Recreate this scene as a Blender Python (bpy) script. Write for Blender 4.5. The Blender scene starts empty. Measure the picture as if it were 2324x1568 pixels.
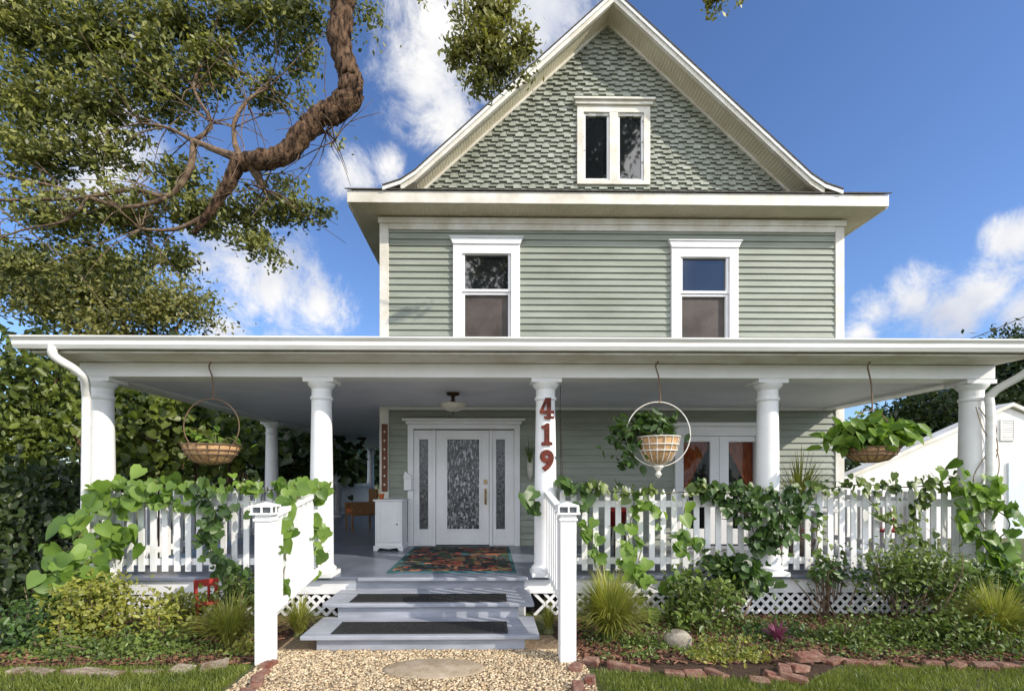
import bpy, math, random
import numpy as np
from mathutils import Vector, Matrix
rng=np.random.default_rng(7); random.seed(7)
SC=bpy.context.scene; C=SC.collection
F=1100.; PX0=1125.; HY=1085.; EYE=1.69; PHI=math.radians(.8)
def P(px,py,Y):
    a=(px-PX0)/F; b=(HY-py)/F
    dx=math.sin(PHI)+a*math.cos(PHI); dy=math.cos(PHI)-a*math.sin(PHI)
    t=Y/dy
    return (dx*t, Y, EYE+b*t)
def X(px,Y): return P(px,HY,Y)[0]
def Z(py,Y,px=1110): return P(px,py,Y)[2]
WALL=8.66; FR=6.04; FLOOR=.49

# ---------------- object helpers
def world_of(o):
    m=o.matrix_basis.copy()
    if o.parent: m=world_of(o.parent)@o.matrix_parent_inverse@m
    return m
def adopt(o,parent):
    if parent is not None:
        o.parent=parent; o.matrix_parent_inverse=world_of(parent).inverted()
def tag(o,label=None,cat=None,group=None,kind=None):
    if label: o['label']=label
    if cat: o['category']=cat
    if group: o['group']=group
    if kind: o['kind']=kind
    return o
def thing(name,label,cat,loc,group=None):
    o=bpy.data.objects.new(name,None); C.objects.link(o); o.location=loc; o.empty_display_size=.1
    return tag(o,label,cat,group)
def npmesh(name,V,Q,mat,parent=None,smooth=False):
    V=np.asarray(V,dtype=np.float64).reshape(-1,3); Q=np.asarray(Q,dtype=np.int32)
    c=np.array([(V[:,0].min()+V[:,0].max())/2,(V[:,1].min()+V[:,1].max())/2,V[:,2].min()])
    me=bpy.data.meshes.new(name); V=V-c
    me.vertices.add(len(V)); me.vertices.foreach_set('co',V.ravel())
    k=Q.shape[1]; me.loops.add(Q.size); me.loops.foreach_set('vertex_index',Q.ravel())
    me.polygons.add(len(Q)); me.polygons.foreach_set('loop_start',np.arange(0,Q.size,k,dtype=np.int32))
    me.polygons.foreach_set('loop_total',np.full(len(Q),k,dtype=np.int32))
    if smooth: me.polygons.foreach_set('use_smooth',np.ones(len(Q),dtype=bool))
    me.update(calc_edges=True); me.materials.append(mat)
    o=bpy.data.objects.new(name,me); C.objects.link(o); o.location=c; adopt(o,parent)
    return o
class MB:
    def __init__(s): s.v=[]; s.f=[]
    def add(s,v,f):
        n=len(s.v); s.v+= [tuple(p) for p in v]; s.f+=[tuple(i+n for i in q) for q in f]; return s
    def box(s,x0,x1,y0,y1,z0,z1):
        return s.add([(x0,y0,z0),(x1,y0,z0),(x1,y1,z0),(x0,y1,z0),(x0,y0,z1),(x1,y0,z1),(x1,y1,z1),(x0,y1,z1)],
          [(0,3,2,1),(4,5,6,7),(0,1,5,4),(1,2,6,5),(2,3,7,6),(3,0,4,7)])
    def prism(s,poly,y0,y1):   # poly in xz
        n=len(poly)
        return s.add([(x,y0,z) for x,z in poly]+[(x,y1,z) for x,z in poly],
          [tuple(range(n)),tuple(range(2*n-1,n-1,-1))]+[(i,i+n,(i+1)%n+n,(i+1)%n) for i in range(n)])
    def beam(s,p0,p1,w,h,up=(0,0,1)):
        p0=Vector(p0);p1=Vector(p1);d=(p1-p0).normalized();sd=d.cross(Vector(up)).normalized()*w/2;u=sd.cross(d).normalized()*h/2
        v=[p0-sd-u,p0+sd-u,p0+sd+u,p0-sd+u,p1-sd-u,p1+sd-u,p1+sd+u,p1-sd+u]
        return s.add(v,[(0,1,2,3),(7,6,5,4),(0,4,5,1),(1,5,6,2),(2,6,7,3),(3,7,4,0)])
    def tube(s,pts,r,n=8,cap=True,wob=0):
        pts=[Vector(p) for p in pts]
        if not hasattr(r,'__len__'): r=[r]*len(pts)
        if len(r)!=len(pts): r=list(np.interp(np.linspace(0,len(r)-1,len(pts)),range(len(r)),r))
        vs=[];ref=Vector((.31,.2,.93));prev=None
        for i,p in enumerate(pts):
            t=(pts[min(i+1,len(pts)-1)]-pts[max(i-1,0)]).normalized()
            a=(prev-t*prev.dot(t)) if prev is not None else t.cross(ref)
            if a.length<1e-4: a=t.cross(Vector((1,0,0)))
            a.normalize(); prev=a; b=t.cross(a)
            for k in range(n):
                g=2*math.pi*k/n; rr=r[i]*(1+(random.uniform(-wob,wob) if wob else 0)); vs.append(p+(a*math.cos(g)+b*math.sin(g))*rr)
        fs=[(i*n+k,i*n+(k+1)%n,(i+1)*n+(k+1)%n,(i+1)*n+k) for i in range(len(pts)-1) for k in range(n)]
        if cap: fs+= [tuple(range(n-1,-1,-1)),tuple((len(pts)-1)*n+k for k in range(n))]
        return s.add(vs,fs)
    def lathe(s,prof,c,n=24,caps=True):
        vs=[(c[0]+r*math.cos(2*math.pi*k/n),c[1]+r*math.sin(2*math.pi*k/n),c[2]+z) for r,z in prof for k in range(n)]
        fs=[(i*n+k,i*n+(k+1)%n,(i+1)*n+(k+1)%n,(i+1)*n+k) for i in range(len(prof)-1) for k in range(n)]
        if caps: fs+= [tuple(range(n-1,-1,-1)),tuple((len(prof)-1)*n+k for k in range(n))]
        return s.add(vs,fs)
    def build(s,name,mat,parent=None,smooth=False,bevel=0,auto=None):
        V=np.array(s.v); c=np.array([(V[:,0].min()+V[:,0].max())/2,(V[:,1].min()+V[:,1].max())/2,V[:,2].min()])
        me=bpy.data.meshes.new(name); me.from_pydata([tuple(p) for p in (V-c)],[],s.f); me.materials.append(mat)
        if smooth:
            me.polygons.foreach_set('use_smooth',[len(p.vertices)<=4 for p in me.polygons])
        me.update()
        if auto:
            try: me.set_sharp_from_angle(angle=math.radians(auto))
            except Exception: pass
        o=bpy.data.objects.new(name,me); C.objects.link(o); o.location=c; adopt(o,parent)
        if bevel:
            m=o.modifiers.new('b','BEVEL'); m.width=bevel; m.segments=2; m.limit_method='ANGLE'; m.angle_limit=.7
        return o
def spline(pts,k=6):
    P_=[Vector(p) for p in pts]; out=[]
    for i in range(len(P_)-1):
        a=P_[max(i-1,0)];b=P_[i];c=P_[i+1];d=P_[min(i+2,len(P_)-1)]
        for j in range(k):
            t=j/k; out.append(.5*((2*b)+(c-a)*t+(2*a-5*b+4*c-d)*t*t+(3*b-a-3*c+d)*t**3))
    out.append(P_[-1]); return out
def lerp_list(r,n):
    return list(np.interp(np.linspace(0,len(r)-1,n),range(len(r)),r))

# ---------------- materials
def N(nt,t,**k):
    n=nt.nodes.new(t)
    for a,b in k.items(): setattr(n,a,b)
    return n
def pm(name,c1,c2=None,scale=3,rough=.6,bump=0,bscale=25,spec=.3,stretch=(1,1,1),island=0,metal=0,lo=.35,hi=.65,bstretch=None):
    m=bpy.data.materials.new(name); m.use_nodes=True; nt=m.node_tree; b=nt.nodes['Principled BSDF']; L=nt.links.new
    c2=c2 or tuple(x*.8 for x in c1)
    g=N(nt,'ShaderNodeNewGeometry'); mp=N(nt,'ShaderNodeMapping'); mp.inputs['Scale'].default_value=stretch; L(g.outputs['Position'],mp.inputs[0])
    no=N(nt,'ShaderNodeTexNoise'); no.inputs['Scale'].default_value=scale; no.inputs['Detail'].default_value=7; no.inputs['Roughness'].default_value=.6; L(mp.outputs[0],no.inputs['Vector'])
    mr=N(nt,'ShaderNodeMapRange'); mr.inputs[1].default_value=lo; mr.inputs[2].default_value=hi; L(no.outputs['Fac'],mr.inputs[0])
    mx=N(nt,'ShaderNodeMix',data_type='RGBA'); mx.inputs[6].default_value=(*c1,1); mx.inputs[7].default_value=(*c2,1); L(mr.outputs[0],mx.inputs[0])
    col=mx.outputs[2]
    if island:
        r=N(nt,'ShaderNodeMapRange'); L(g.outputs['Random Per Island'],r.inputs[0]); r.inputs[3].default_value=1-island; r.inputs[4].default_value=1+island
        vm=N(nt,'ShaderNodeVectorMath',operation='SCALE'); L(col,vm.inputs[0]); L(r.outputs[0],vm.inputs['Scale']); col=vm.outputs[0]
    L(col,b.inputs['Base Color']); b.inputs['Roughness'].default_value=rough; b.inputs['Specular IOR Level'].default_value=spec; b.inputs['Metallic'].default_value=metal
    if bump:
        n2=N(nt,'ShaderNodeTexNoise'); n2.inputs['Scale'].default_value=bscale; n2.inputs['Detail'].default_value=5
        mp2=N(nt,'ShaderNodeMapping'); mp2.inputs['Scale'].default_value=bstretch or stretch; L(g.outputs['Position'],mp2.inputs[0]); L(mp2.outputs[0],n2.inputs['Vector'])
        bp=N(nt,'ShaderNodeBump'); bp.inputs['Strength'].default_value=bump; bp.inputs['Distance'].default_value=.02; L(n2.outputs['Fac'],bp.inputs['Height']); L(bp.outputs[0],b.inputs['Normal'])
    return m
def leafmat(name,c1,c2,tr=.3,rough=.4,nscale=1.2,tint=(1.2,1.3,.6)):
    m=bpy.data.materials.new(name); m.use_nodes=True; nt=m.node_tree; b=nt.nodes['Principled BSDF']; L=nt.links.new
    g=N(nt,'ShaderNodeNewGeometry'); no=N(nt,'ShaderNodeTexNoise'); no.inputs['Scale'].default_value=nscale; L(g.outputs['Position'],no.inputs['Vector'])
    a=N(nt,'ShaderNodeMath',operation='MULTIPLY'); L(g.outputs['Random Per Island'],a.inputs[0]); a.inputs[1].default_value=.6
    s=N(nt,'ShaderNodeMath',operation='MULTIPLY_ADD'); L(no.outputs['Fac'],s.inputs[0]); s.inputs[1].default_value=1.2; L(a.outputs[0],s.inputs[2])
    s2=N(nt,'ShaderNodeMath',operation='SUBTRACT'); L(s.outputs[0],s2.inputs[0]); s2.inputs[1].default_value=.4; s2.use_clamp=True
    mx=N(nt,'ShaderNodeMix',data_type='RGBA'); mx.inputs[6].default_value=(*c1,1); mx.inputs[7].default_value=(*c2,1); L(s2.outputs[0],mx.inputs[0])
    L(mx.outputs[2],b.inputs['Base Color']); b.inputs['Roughness'].default_value=rough; b.inputs['Specular IOR Level'].default_value=.4
    t=N(nt,'ShaderNodeBsdfTranslucent'); vm=N(nt,'ShaderNodeVectorMath',operation='MULTIPLY'); L(mx.outputs[2],vm.inputs[0]); vm.inputs[1].default_value=tint; L(vm.outputs[0],t.inputs['Color'])
    ms=N(nt,'ShaderNodeMixShader'); ms.inputs[0].default_value=tr; L(b.outputs[0],ms.inputs[1]); L(t.outputs[0],ms.inputs[2]); L(ms.outputs[0],nt.nodes['Material Output'].inputs[0])
    return m
def beadmat(name,c1,c2,axis='X',scale=11):
    m=pm(name,c1,c2,scale=2,rough=.55)
    nt=m.node_tree; L=nt.links.new; b=nt.nodes['Principled BSDF']; g=N(nt,'ShaderNodeNewGeometry')
    w=N(nt,'ShaderNodeTexWave'); w.bands_direction=axis; w.inputs['Scale'].default_value=scale; L(g.outputs['Position'],w.inputs['Vector'])
    mr=N(nt,'ShaderNodeMapRange'); mr.inputs[1].default_value=0; mr.inputs[2].default_value=.2; L(w.outputs['Fac'],mr.inputs[0])
    bp=N(nt,'ShaderNodeBump'); bp.inputs['Strength'].default_value=.8; bp.inputs['Distance'].default_value=.012; L(mr.outputs[0],bp.inputs['Height']); L(bp.outputs[0],b.inputs['Normal'])
    return m
def glassmat(name,dark=(.012,.014,.016),rough=.03,spec=.7):
    m=pm(name,dark,tuple(x*.6 for x in dark),scale=1,rough=rough,spec=spec,bump=.03,bscale=3); m.node_tree.nodes['Principled BSDF'].inputs['IOR'].default_value=1.8
    return m
def clearglass(name):
    m=bpy.data.materials.new(name); m.use_nodes=True; nt=m.node_tree; L=nt.links.new
    t=N(nt,'ShaderNodeBsdfTransparent'); t.inputs[0].default_value=(.85,.88,.88,1); g=N(nt,'ShaderNodeBsdfGlossy'); g.inputs['Roughness'].default_value=.03
    ms=N(nt,'ShaderNodeMixShader'); ms.inputs[0].default_value=.015; L(t.outputs[0],ms.inputs[1]); L(g.outputs[0],ms.inputs[2]); L(ms.outputs[0],nt.nodes['Material Output'].inputs[0])
    return m
M={}
M['white']=pm('white_paint',(.85,.85,.85),(.76,.76,.75),scale=1.6,rough=.45,bump=.08,bscale=60)
M['gutter']=pm('gutter_paint',(.85,.85,.83),(.70,.69,.64),scale=2.5,rough=.35,stretch=(.5,1,6))
M['trim']=pm('trim_paint',(.83,.81,.75),(.62,.57,.47),scale=2.2,rough=.5,bump=.1,bscale=40)
M['sage']=pm('sage_siding',(.325,.35,.295),(.245,.265,.215),scale=1.3,rough=.55,bump=.15,bscale=14,stretch=(.6,1,3))
M['shingle']=pm('sage_shingle',(.36,.38,.325),(.25,.265,.215),scale=3,rough=.7,bump=.35,bscale=30,island=.13,stretch=(2,1,.7))
M['soffit']=beadmat('beadboard_soffit',(.80,.74,.57),(.64,.58,.42),'X',7)
M['ceil']=beadmat('porch_ceiling_paint',(.80,.81,.87),(.73,.74,.80),'Y',3)
M['roof']=pm('asphalt_shingle',(.06,.055,.05),(.10,.09,.08),scale=20,rough=.9,bump=.4,bscale=60)
M['floor']=pm('porch_floor_paint',(.19,.21,.27),(.13,.145,.185),scale=3,rough=.3,bump=.05,bscale=20)
M['step']=pm('step_paint',(.37,.39,.44),(.25,.265,.30),scale=4,rough=.45,bump=.15,bscale=25,stretch=(.5,3,3))
M['glass']=glassmat('window_glass')
M['screen']=pm('insect_screen',(.10,.08,.07),(.045,.036,.03),scale=2,rough=.5,spec=.3)
M['clear']=clearglass('clear_glass')
M['dark']=pm('shade_panel',(.02,.018,.016),(.012,.012,.012))  # near-black colour standing in for shade indoors and below the porch
M['curtain']=pm('orange_curtain',(.46,.10,.03),(.24,.045,.015),scale=6,rough=.85,stretch=(6,1,1))
M['leaded']=pm('textured_glass',(.015,.018,.022),(.40,.42,.44),scale=19,rough=.10,spec=.8,bump=.7,bscale=30,stretch=(2.0,1,.7),lo=.50,hi=.60)
M['sideglass']=pm('dark_textured_glass',(.02,.025,.03),(.14,.15,.16),scale=18,rough=.12,spec=.7,bump=.5,bscale=24,stretch=(2.0,1,.7),lo=.45,hi=.7)
M['came']=pm('lead_came',(.16,.16,.17),(.10,.10,.10),rough=.4,metal=.5)
M['brass']=pm('brass_handle',(.35,.27,.15),(.25,.18,.1),rough=.35,metal=.9)
M['bronze']=pm('dark_bronze',(.05,.03,.02),(.09,.05,.03),rough=.4,metal=.6)
M['shade']=pm('frosted_shade',(.62,.60,.52),(.5,.48,.40),scale=12,rough=.35)
M['rust']=pm('rusty_red',(.16,.033,.02),(.07,.018,.013),scale=14,rough=.8,bump=.3,bscale=50)
M['wood']=pm('weathered_wood',(.20,.08,.04),(.11,.04,.022),scale=10,rough=.7,bump=.2,bscale=40,stretch=(3,3,.4))
M['rubber']=pm('black_rubber',(.018,.018,.018),(.03,.03,.03),scale=20,rough=.6,bump=.5,bscale=90)
M['wicker']=pm('coco_wicker',(.62,.40,.20),(.36,.20,.09),scale=40,rough=.85,bump=.8,bscale=60)
M['wickerchair']=pm('wicker_chair',(.30,.16,.07),(.16,.08,.03),scale=40,rough=.8,bump=.7,bscale=70)
M['wire']=pm('rusty_wire',(.22,.14,.09),(.14,.09,.06),rough=.6,metal=.2)
M['orange']=pm('orange_cushion',(.50,.14,.04),(.4,.1,.03),rough=.8)
M['red']=pm('red_metal',(.34,.03,.022),(.22,.02,.015),rough=.5)
M['bark']=pm('bark',(.17,.105,.065),(.028,.018,.013),scale=11,rough=.95,bump=1.0,bscale=22,stretch=(1.8,1.8,.6),spec=.1,lo=.4,hi=.6)
M['branch']=pm('branch_bark',(.26,.185,.125),(.09,.06,.04),scale=8,rough=.95,bump=.8,bscale=30,spec=.1)
M['twig']=pm('pale_twig',(.34,.26,.17),(.16,.12,.08),scale=8,rough=.9,bump=.5,bscale=30)
M['stem']=pm('green_stem',(.10,.14,.04),(.14,.10,.05),rough=.7)
M['oak']=leafmat('oak_leaves',(.022,.042,.012),(.36,.36,.10),tr=.33,nscale=2.8)
M['oak2']=leafmat('yellow_oak_leaves',(.06,.075,.02),(.35,.33,.10),tr=.33,nscale=.9)
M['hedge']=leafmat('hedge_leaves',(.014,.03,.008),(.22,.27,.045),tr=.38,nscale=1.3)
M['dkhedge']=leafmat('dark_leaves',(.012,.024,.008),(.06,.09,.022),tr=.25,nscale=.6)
M['vine']=leafmat('heart_leaves',(.05,.115,.016),(.26,.39,.07),tr=.38,nscale=3)
M['dkvine']=leafmat('ivy_leaves',(.018,.045,.013),(.09,.16,.035),tr=.25,nscale=3)
M['shrubl']=leafmat('shrub_leaves',(.11,.14,.02),(.38,.37,.07),tr=.3,nscale=3)
M['shrubg']=leafmat('green_shrub_leaves',(.03,.06,.015),(.20,.27,.055),tr=.3,nscale=3)
M['grass']=leafmat('ornamental_grass',(.15,.18,.03),(.46,.45,.11),tr=.3,nscale=3)
M['lawn']=leafmat('lawn_blades',(.07,.11,.02),(.27,.30,.06),tr=.3,nscale=4)
M['purple']=leafmat('magenta_leaves',(.14,.03,.07),(.30,.08,.16),tr=.2)
M['turf']=pm('turf',(.07,.10,.025),(.12,.11,.05),scale=6,rough=.95,bump=.6,bscale=60)
M['mulch']=pm('mulch',(.09,.055,.035),(.045,.028,.018),scale=25,rough=.95,bump=1,bscale=60)
M['chips']=pm('bark_chips',(.26,.13,.08),(.11,.055,.035),scale=9,rough=.9,island=.55)
M['gravelbase']=pm('gravel_base',(.36,.27,.17),(.2,.14,.09),scale=60,rough=.95,bump=.8,bscale=90)
M['pebble']=pm('pebbles',(.60,.49,.335),(.44,.325,.19),scale=14,rough=.75,island=.42)
M['brick']=pm('brick',(.19,.065,.042),(.36,.23,.17),scale=11,rough=.9,bump=.8,bscale=45,island=.35)
M['stone']=pm('pale_stone',(.44,.37,.29),(.20,.13,.09),scale=9,rough=.9,bump=.8,bscale=30,island=.2)
M['pad']=pm('path_stone',(.44,.36,.26),(.30,.23,.15),scale=9,rough=.9,bump=.6,bscale=50)
M['rock']=pm('rock',(.42,.38,.30),(.18,.15,.12),scale=8,rough=.85,bump=.9,bscale=14)
M['solar']=pm('solar_cap',(.22,.23,.25),(.10,.11,.12),rough=.3,metal=.4)
M['stucco']=pm('white_stucco',(.80,.79,.76),(.72,.70,.66),scale=2,rough=.8,bump=.2,bscale=60)
M['blue']=pm('pale_blue_paint',(.66,.74,.78),(.60,.68,.73),rough=.6)
def rugmat():
    m=bpy.data.materials.new('floral_rug'); m.use_nodes=True; nt=m.node_tree; L=nt.links.new; b=nt.nodes['Principled BSDF']
    g=N(nt,'ShaderNodeNewGeometry'); v=N(nt,'ShaderNodeTexVoronoi'); v.inputs['Scale'].default_value=9
    no=N(nt,'ShaderNodeTexNoise'); no.inputs['Scale'].default_value=6; va=N(nt,'ShaderNodeVectorMath',operation='MULTIPLY_ADD'); L(g.outputs['Position'],no.inputs['Vector'])
    L(no.outputs['Color'],va.inputs[0]); va.inputs[1].default_value=(.45,.45,.45); L(g.outputs['Position'],va.inputs[2]); L(va.outputs[0],v.inputs['Vector'])
    r=N(nt,'ShaderNodeValToRGB'); r.color_ramp.interpolation='CONSTANT'; e=r.color_ramp.elements
    e[0].color=(.012,.012,.015,1); e[1].position=.45; e[1].color=(.04,.08,.03,1)
    for p,c in ((.58,(.30,.055,.03,1)),(.70,(.02,.08,.09,1)),(.78,(.38,.15,.07,1)),(.88,(.24,.19,.08,1)),(.93,(.012,.012,.015,1))):
        q=e.new(p); q.color=c
    s=N(nt,'ShaderNodeSeparateColor'); L(v.outputs['Color'],s.inputs[0]); L(s.outputs[0],r.inputs[0]); L(r.outputs[0],b.inputs['Base Color']); b.inputs['Roughness'].default_value=.95
    return m
M['rug']=rugmat()
M['teal']=pm('teal_border',(.05,.13,.14),(.03,.09,.10),rough=.95)

# ---------------- world, sun, camera
SUN=Vector((.72,-.44,.50)).normalized()
az=math.atan2(SUN.x,SUN.y); el=math.asin(SUN.z)
w=bpy.data.worlds.new('World'); SC.world=w; w.use_nodes=True; nt=w.node_tree; L=nt.links.new
bg=nt.nodes['Background']; sky=N(nt,'ShaderNodeTexSky',sky_type='NISHITA'); sky.sun_disc=False; sky.sun_elevation=el; sky.sun_rotation=az; sky.air_density=1.0; sky.dust_density=.3; sky.ozone_density=2.5
tint=N(nt,'ShaderNodeVectorMath',operation='MULTIPLY'); tint.inputs[1].default_value=(.86,1.0,1.28); L(sky.outputs[0],tint.inputs[0])
L(tint.outputs[0],bg.inputs[0]); bg.inputs[1].default_value=.15
tc=N(nt,'ShaderNodeTexCoord'); nrm=N(nt,'ShaderNodeVectorMath',operation='NORMALIZE'); L(tc.outputs['Generated'],nrm.inputs[0])
blobs=[(960,170,110),(1010,90,140),(1100,30,150),(1230,10,140),(1010,260,80),(540,600,110),(620,650,110),(720,700,80),(470,590,80),(500,750,50),(800,395,55),(1990,700,52),(2070,680,70),(2160,705,68),(2230,660,66),(2300,540,52),(2330,700,66),(1950,755,40),(880,380,40),(200,330,120)]
cur=None
def blob(d,r):
    global cur
    dn=N(nt,'ShaderNodeVectorMath',operation='DISTANCE'); L(nrm.outputs[0],dn.inputs[0]); dn.inputs[1].default_value=d
    mr=N(nt,'ShaderNodeMapRange'); mr.inputs[1].default_value=0; mr.inputs[2].default_value=r; mr.inputs[3].default_value=1; mr.inputs[4].default_value=0; L(dn.outputs['Value'],mr.inputs[0])
    if cur is None: cur=mr.outputs[0]
    else:
        mx=N(nt,'ShaderNodeMath',operation='MAXIMUM'); L(cur,mx.inputs[0]); L(mr.outputs[0],mx.inputs[1]); cur=mx.outputs[0]
for px,py,r in blobs:
    d=(Vector(P(px,py,1.))-Vector((0,0,EYE))); l=d.length; blob(tuple(d.normalized()),1.5*r/F/l)
blob(tuple(Vector((-.5,-1,.55)).normalized()),1.4); blob(tuple(Vector((.1,-1,.35)).normalized()),1.1)  # unseen cloud bank behind the camera, added as fill light
cn=N(nt,'ShaderNodeTexNoise'); cn.inputs['Scale'].default_value=9; cn.inputs['Detail'].default_value=12; cn.inputs['Roughness'].default_value=.70; cn.inputs['Distortion'].default_value=.4; L(nrm.outputs[0],cn.inputs['Vector'])
ma=N(nt,'ShaderNodeMath',operation='MULTIPLY_ADD'); L(cn.outputs['Fac'],ma.inputs[0]); ma.inputs[1].default_value=2.5; ma.inputs[2].default_value=-1.28
ad=N(nt,'ShaderNodeMath',operation='ADD'); L(cur,ad.inputs[0]); L(ma.outputs[0],ad.inputs[1])
sm=N(nt,'ShaderNodeMapRange',interpolation_type='SMOOTHSTEP'); sm.inputs[1].default_value=.06; sm.inputs[2].default_value=.9; L(ad.outputs[0],sm.inputs[0])
hb=N(nt,'ShaderNodeMath',operation='MULTIPLY'); L(cur,hb.inputs[0]); hb.inputs[1].default_value=4; hb.use_clamp=True
mk0=N(nt,'ShaderNodeMath',operation='MULTIPLY'); L(sm.outputs[0],mk0.inputs[0]); L(hb.outputs[0],mk0.inputs[1])
gd=N(nt,'ShaderNodeVectorMath',operation='DISTANCE'); L(nrm.outputs[0],gd.inputs[0]); gd.inputs[1].default_value=tuple(Vector((.48,-1,.42)).normalized())  # gap opened in the added cloud bank so an upper pane reflects blue
gr=N(nt,'ShaderNodeMapRange',interpolation_type='SMOOTHSTEP'); gr.inputs[1].default_value=.04; gr.inputs[2].default_value=.15; L(gd.outputs['Value'],gr.inputs[0])
mk=N(nt,'ShaderNodeMath',operation='MULTIPLY'); L(mk0.outputs[0],mk.inputs[0]); L(gr.outputs[0],mk.inputs[1])
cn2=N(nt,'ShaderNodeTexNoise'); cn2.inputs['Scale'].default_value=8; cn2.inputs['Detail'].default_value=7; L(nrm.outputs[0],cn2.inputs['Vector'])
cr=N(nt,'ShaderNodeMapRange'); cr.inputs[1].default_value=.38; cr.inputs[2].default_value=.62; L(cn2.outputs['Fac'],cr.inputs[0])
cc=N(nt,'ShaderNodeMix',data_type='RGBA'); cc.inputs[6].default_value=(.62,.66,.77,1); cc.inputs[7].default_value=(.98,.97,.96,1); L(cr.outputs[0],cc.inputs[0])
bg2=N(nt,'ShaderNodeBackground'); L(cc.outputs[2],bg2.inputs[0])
sxyz=N(nt,'ShaderNodeSeparateXYZ'); L(nrm.outputs[0],sxyz.inputs[0]); yb_=N(nt,'ShaderNodeMapRange'); yb_.inputs[1].default_value=.2; yb_.inputs[2].default_value=-.5; yb_.inputs[3].default_value=1.05; yb_.inputs[4].default_value=2.9; L(sxyz.outputs['Y'],yb_.inputs[0]); L(yb_.outputs[0],bg2.inputs[1])  # unseen clouds behind the camera made brighter to fill the shaded front
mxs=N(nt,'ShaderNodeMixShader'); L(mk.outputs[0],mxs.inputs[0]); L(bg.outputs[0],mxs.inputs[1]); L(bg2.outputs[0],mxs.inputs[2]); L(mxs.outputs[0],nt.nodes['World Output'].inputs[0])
sl=bpy.data.lights.new('sun','SUN'); sl.energy=4.7; sl.angle=math.radians(.5); sl.color=(1,.92,.79)
so=bpy.data.objects.new('sun',sl); C.objects.link(so); so.rotation_euler=SUN.to_track_quat('Z','Y').to_euler(); so.location=(30,-15,25)
cd=bpy.data.cameras.new('camera'); co=bpy.data.objects.new('camera',cd); C.objects.link(co); SC.camera=co
co.location=(0,0,EYE); co.rotation_euler=(math.pi/2,0,-PHI); cd.sensor_width=36; cd.lens=36*F/2324; cd.shift_x=(1162-PX0)/2324; cd.shift_y=(HY-784)/2324; cd.clip_end=1000; cd.clip_start=.05
SC.view_settings.view_transform='Standard'; SC.view_settings.look='None'; SC.view_settings.exposure=0

# ---------------- ground
def sheet(name,pts,z,mat,kind='structure',label=None):
    o=MB().add([(x,y,z) for x,y in pts],[tuple(range(len(pts)))]).build(name,mat); return tag(o,kind=kind,label=label)
sheet('lawn',[(-200,-100),(200,-100),(200,300),(-200,300)],0,M['turf'])
sheet('garden_bed',[(-8,4.33),(X(300,4.3),4.22),(X(550,4.4),4.45),(X(640,4.7),4.72),(X(640,4.7),6.6),(-8,6.6)],.004,M['mulch'])
sheet('garden_bed',[(X(1270,4.7),4.55),(X(1340,4.2),4.3),(X(1600,4.2),4.1),(X(1800,4.2),4.0),(X(1900,4.4),4.35),(X(2330,4.2),4.22),(9,4.2),(9,6.6),(X(1270,4.7),6.6)],.004,M['mulch'])
GX0,GX1=X(575,4.3),X(1330,4.3)
sheet('gravel_path',[(GX0,-3),(GX1,-3),(GX1,4.5),(X(1260,4.9),5.2),(X(640,4.9),5.2),(GX0,4.5)],.008,M['gravelbase'])

def rand_rot(n):
    q=rng.normal(size=(n,4)); q/=np.linalg.norm(q,axis=1)[:,None]; a,b,c,d=q.T
    return np.stack([np.stack([1-2*(c*c+d*d),2*(b*c-a*d),2*(b*d+a*c)],1),np.stack([2*(b*c+a*d),1-2*(b*b+d*d),2*(c*d-a*b)],1),np.stack([2*(b*d-a*c),2*(c*d+a*b),1-2*(b*b+c*c)],1)],1)
def pebbles(name,xy,z,s0,s1,mat,label,flat=.6,parent=None):
    n=len(xy); T=np.array([(1,0,0),(-1,0,0),(0,1,0),(0,-1,0),(0,0,1),(0,0,-1)],float)
    fc=np.array([(0,2,4),(2,1,4),(1,3,4),(3,0,4),(2,0,5),(1,2,5),(3,1,5),(0,3,5)])
    R=rand_rot(n); s=rng.uniform(s0,s1,(n,1,1)); T2=T[None]*np.array([1,.75,.6])*s
    V=np.einsum('nij,nkj->nki',R,T2); V[:,:,2]*=flat; V[:,:,0]+=xy[:,0:1]; V[:,:,1]+=xy[:,1:2]; V[:,:,2]+=z+s[:,:,0]*.35
    Q=(fc[None]+np.arange(n)[:,None,None]*6).reshape(-1,3)
    o=npmesh(name,V.reshape(-1,3),Q,mat,parent,smooth=True); return tag(o,kind='stuff',label=label)
n=17000; xy=np.stack([rng.uniform(GX0,GX1,n),rng.uniform(3.0,4.75,n)],1)
e_=((xy[:,0]-X(985,4.25))/.40)**2+((xy[:,1]-4.27)/.20)**2; xy=xy[(e_>1)|(rng.uniform(size=n)<.25)]
pebbles('gravel',xy,.008,.010,.024,M['pebble'],'beige pebbles covering the path up to the porch steps')['category']='gravel'
def chips(x0,x1,y0,y1,n,label):
    R=rand_rot(n); s=rng.uniform(.012,.04,(n,1,1)); T=np.array([(-1,-.35,0),(1,-.3,0),(.9,.3,0),(-1,.35,0)])*s; V=np.einsum('nij,nkj->nki',R,T); V[:,:,2]*=.4
    V[:,:,0]+=rng.uniform(x0,x1,(n,1)); V[:,:,1]+=rng.uniform(y0,y1,(n,1)); V[:,:,2]+=.022
    tag(npmesh('bark_mulch',V.reshape(-1,3),(np.arange(n*4).reshape(n,4)),M['chips']),label,'mulch',kind='stuff')
chips(-6,X(600,4.7),4.4,5.9,9000,'reddish bark chips on the flower bed left of the steps')
chips(X(1290,4.7),6.6,4.35,5.9,12000,'reddish bark chips on the flower bed right of the steps')
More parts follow.
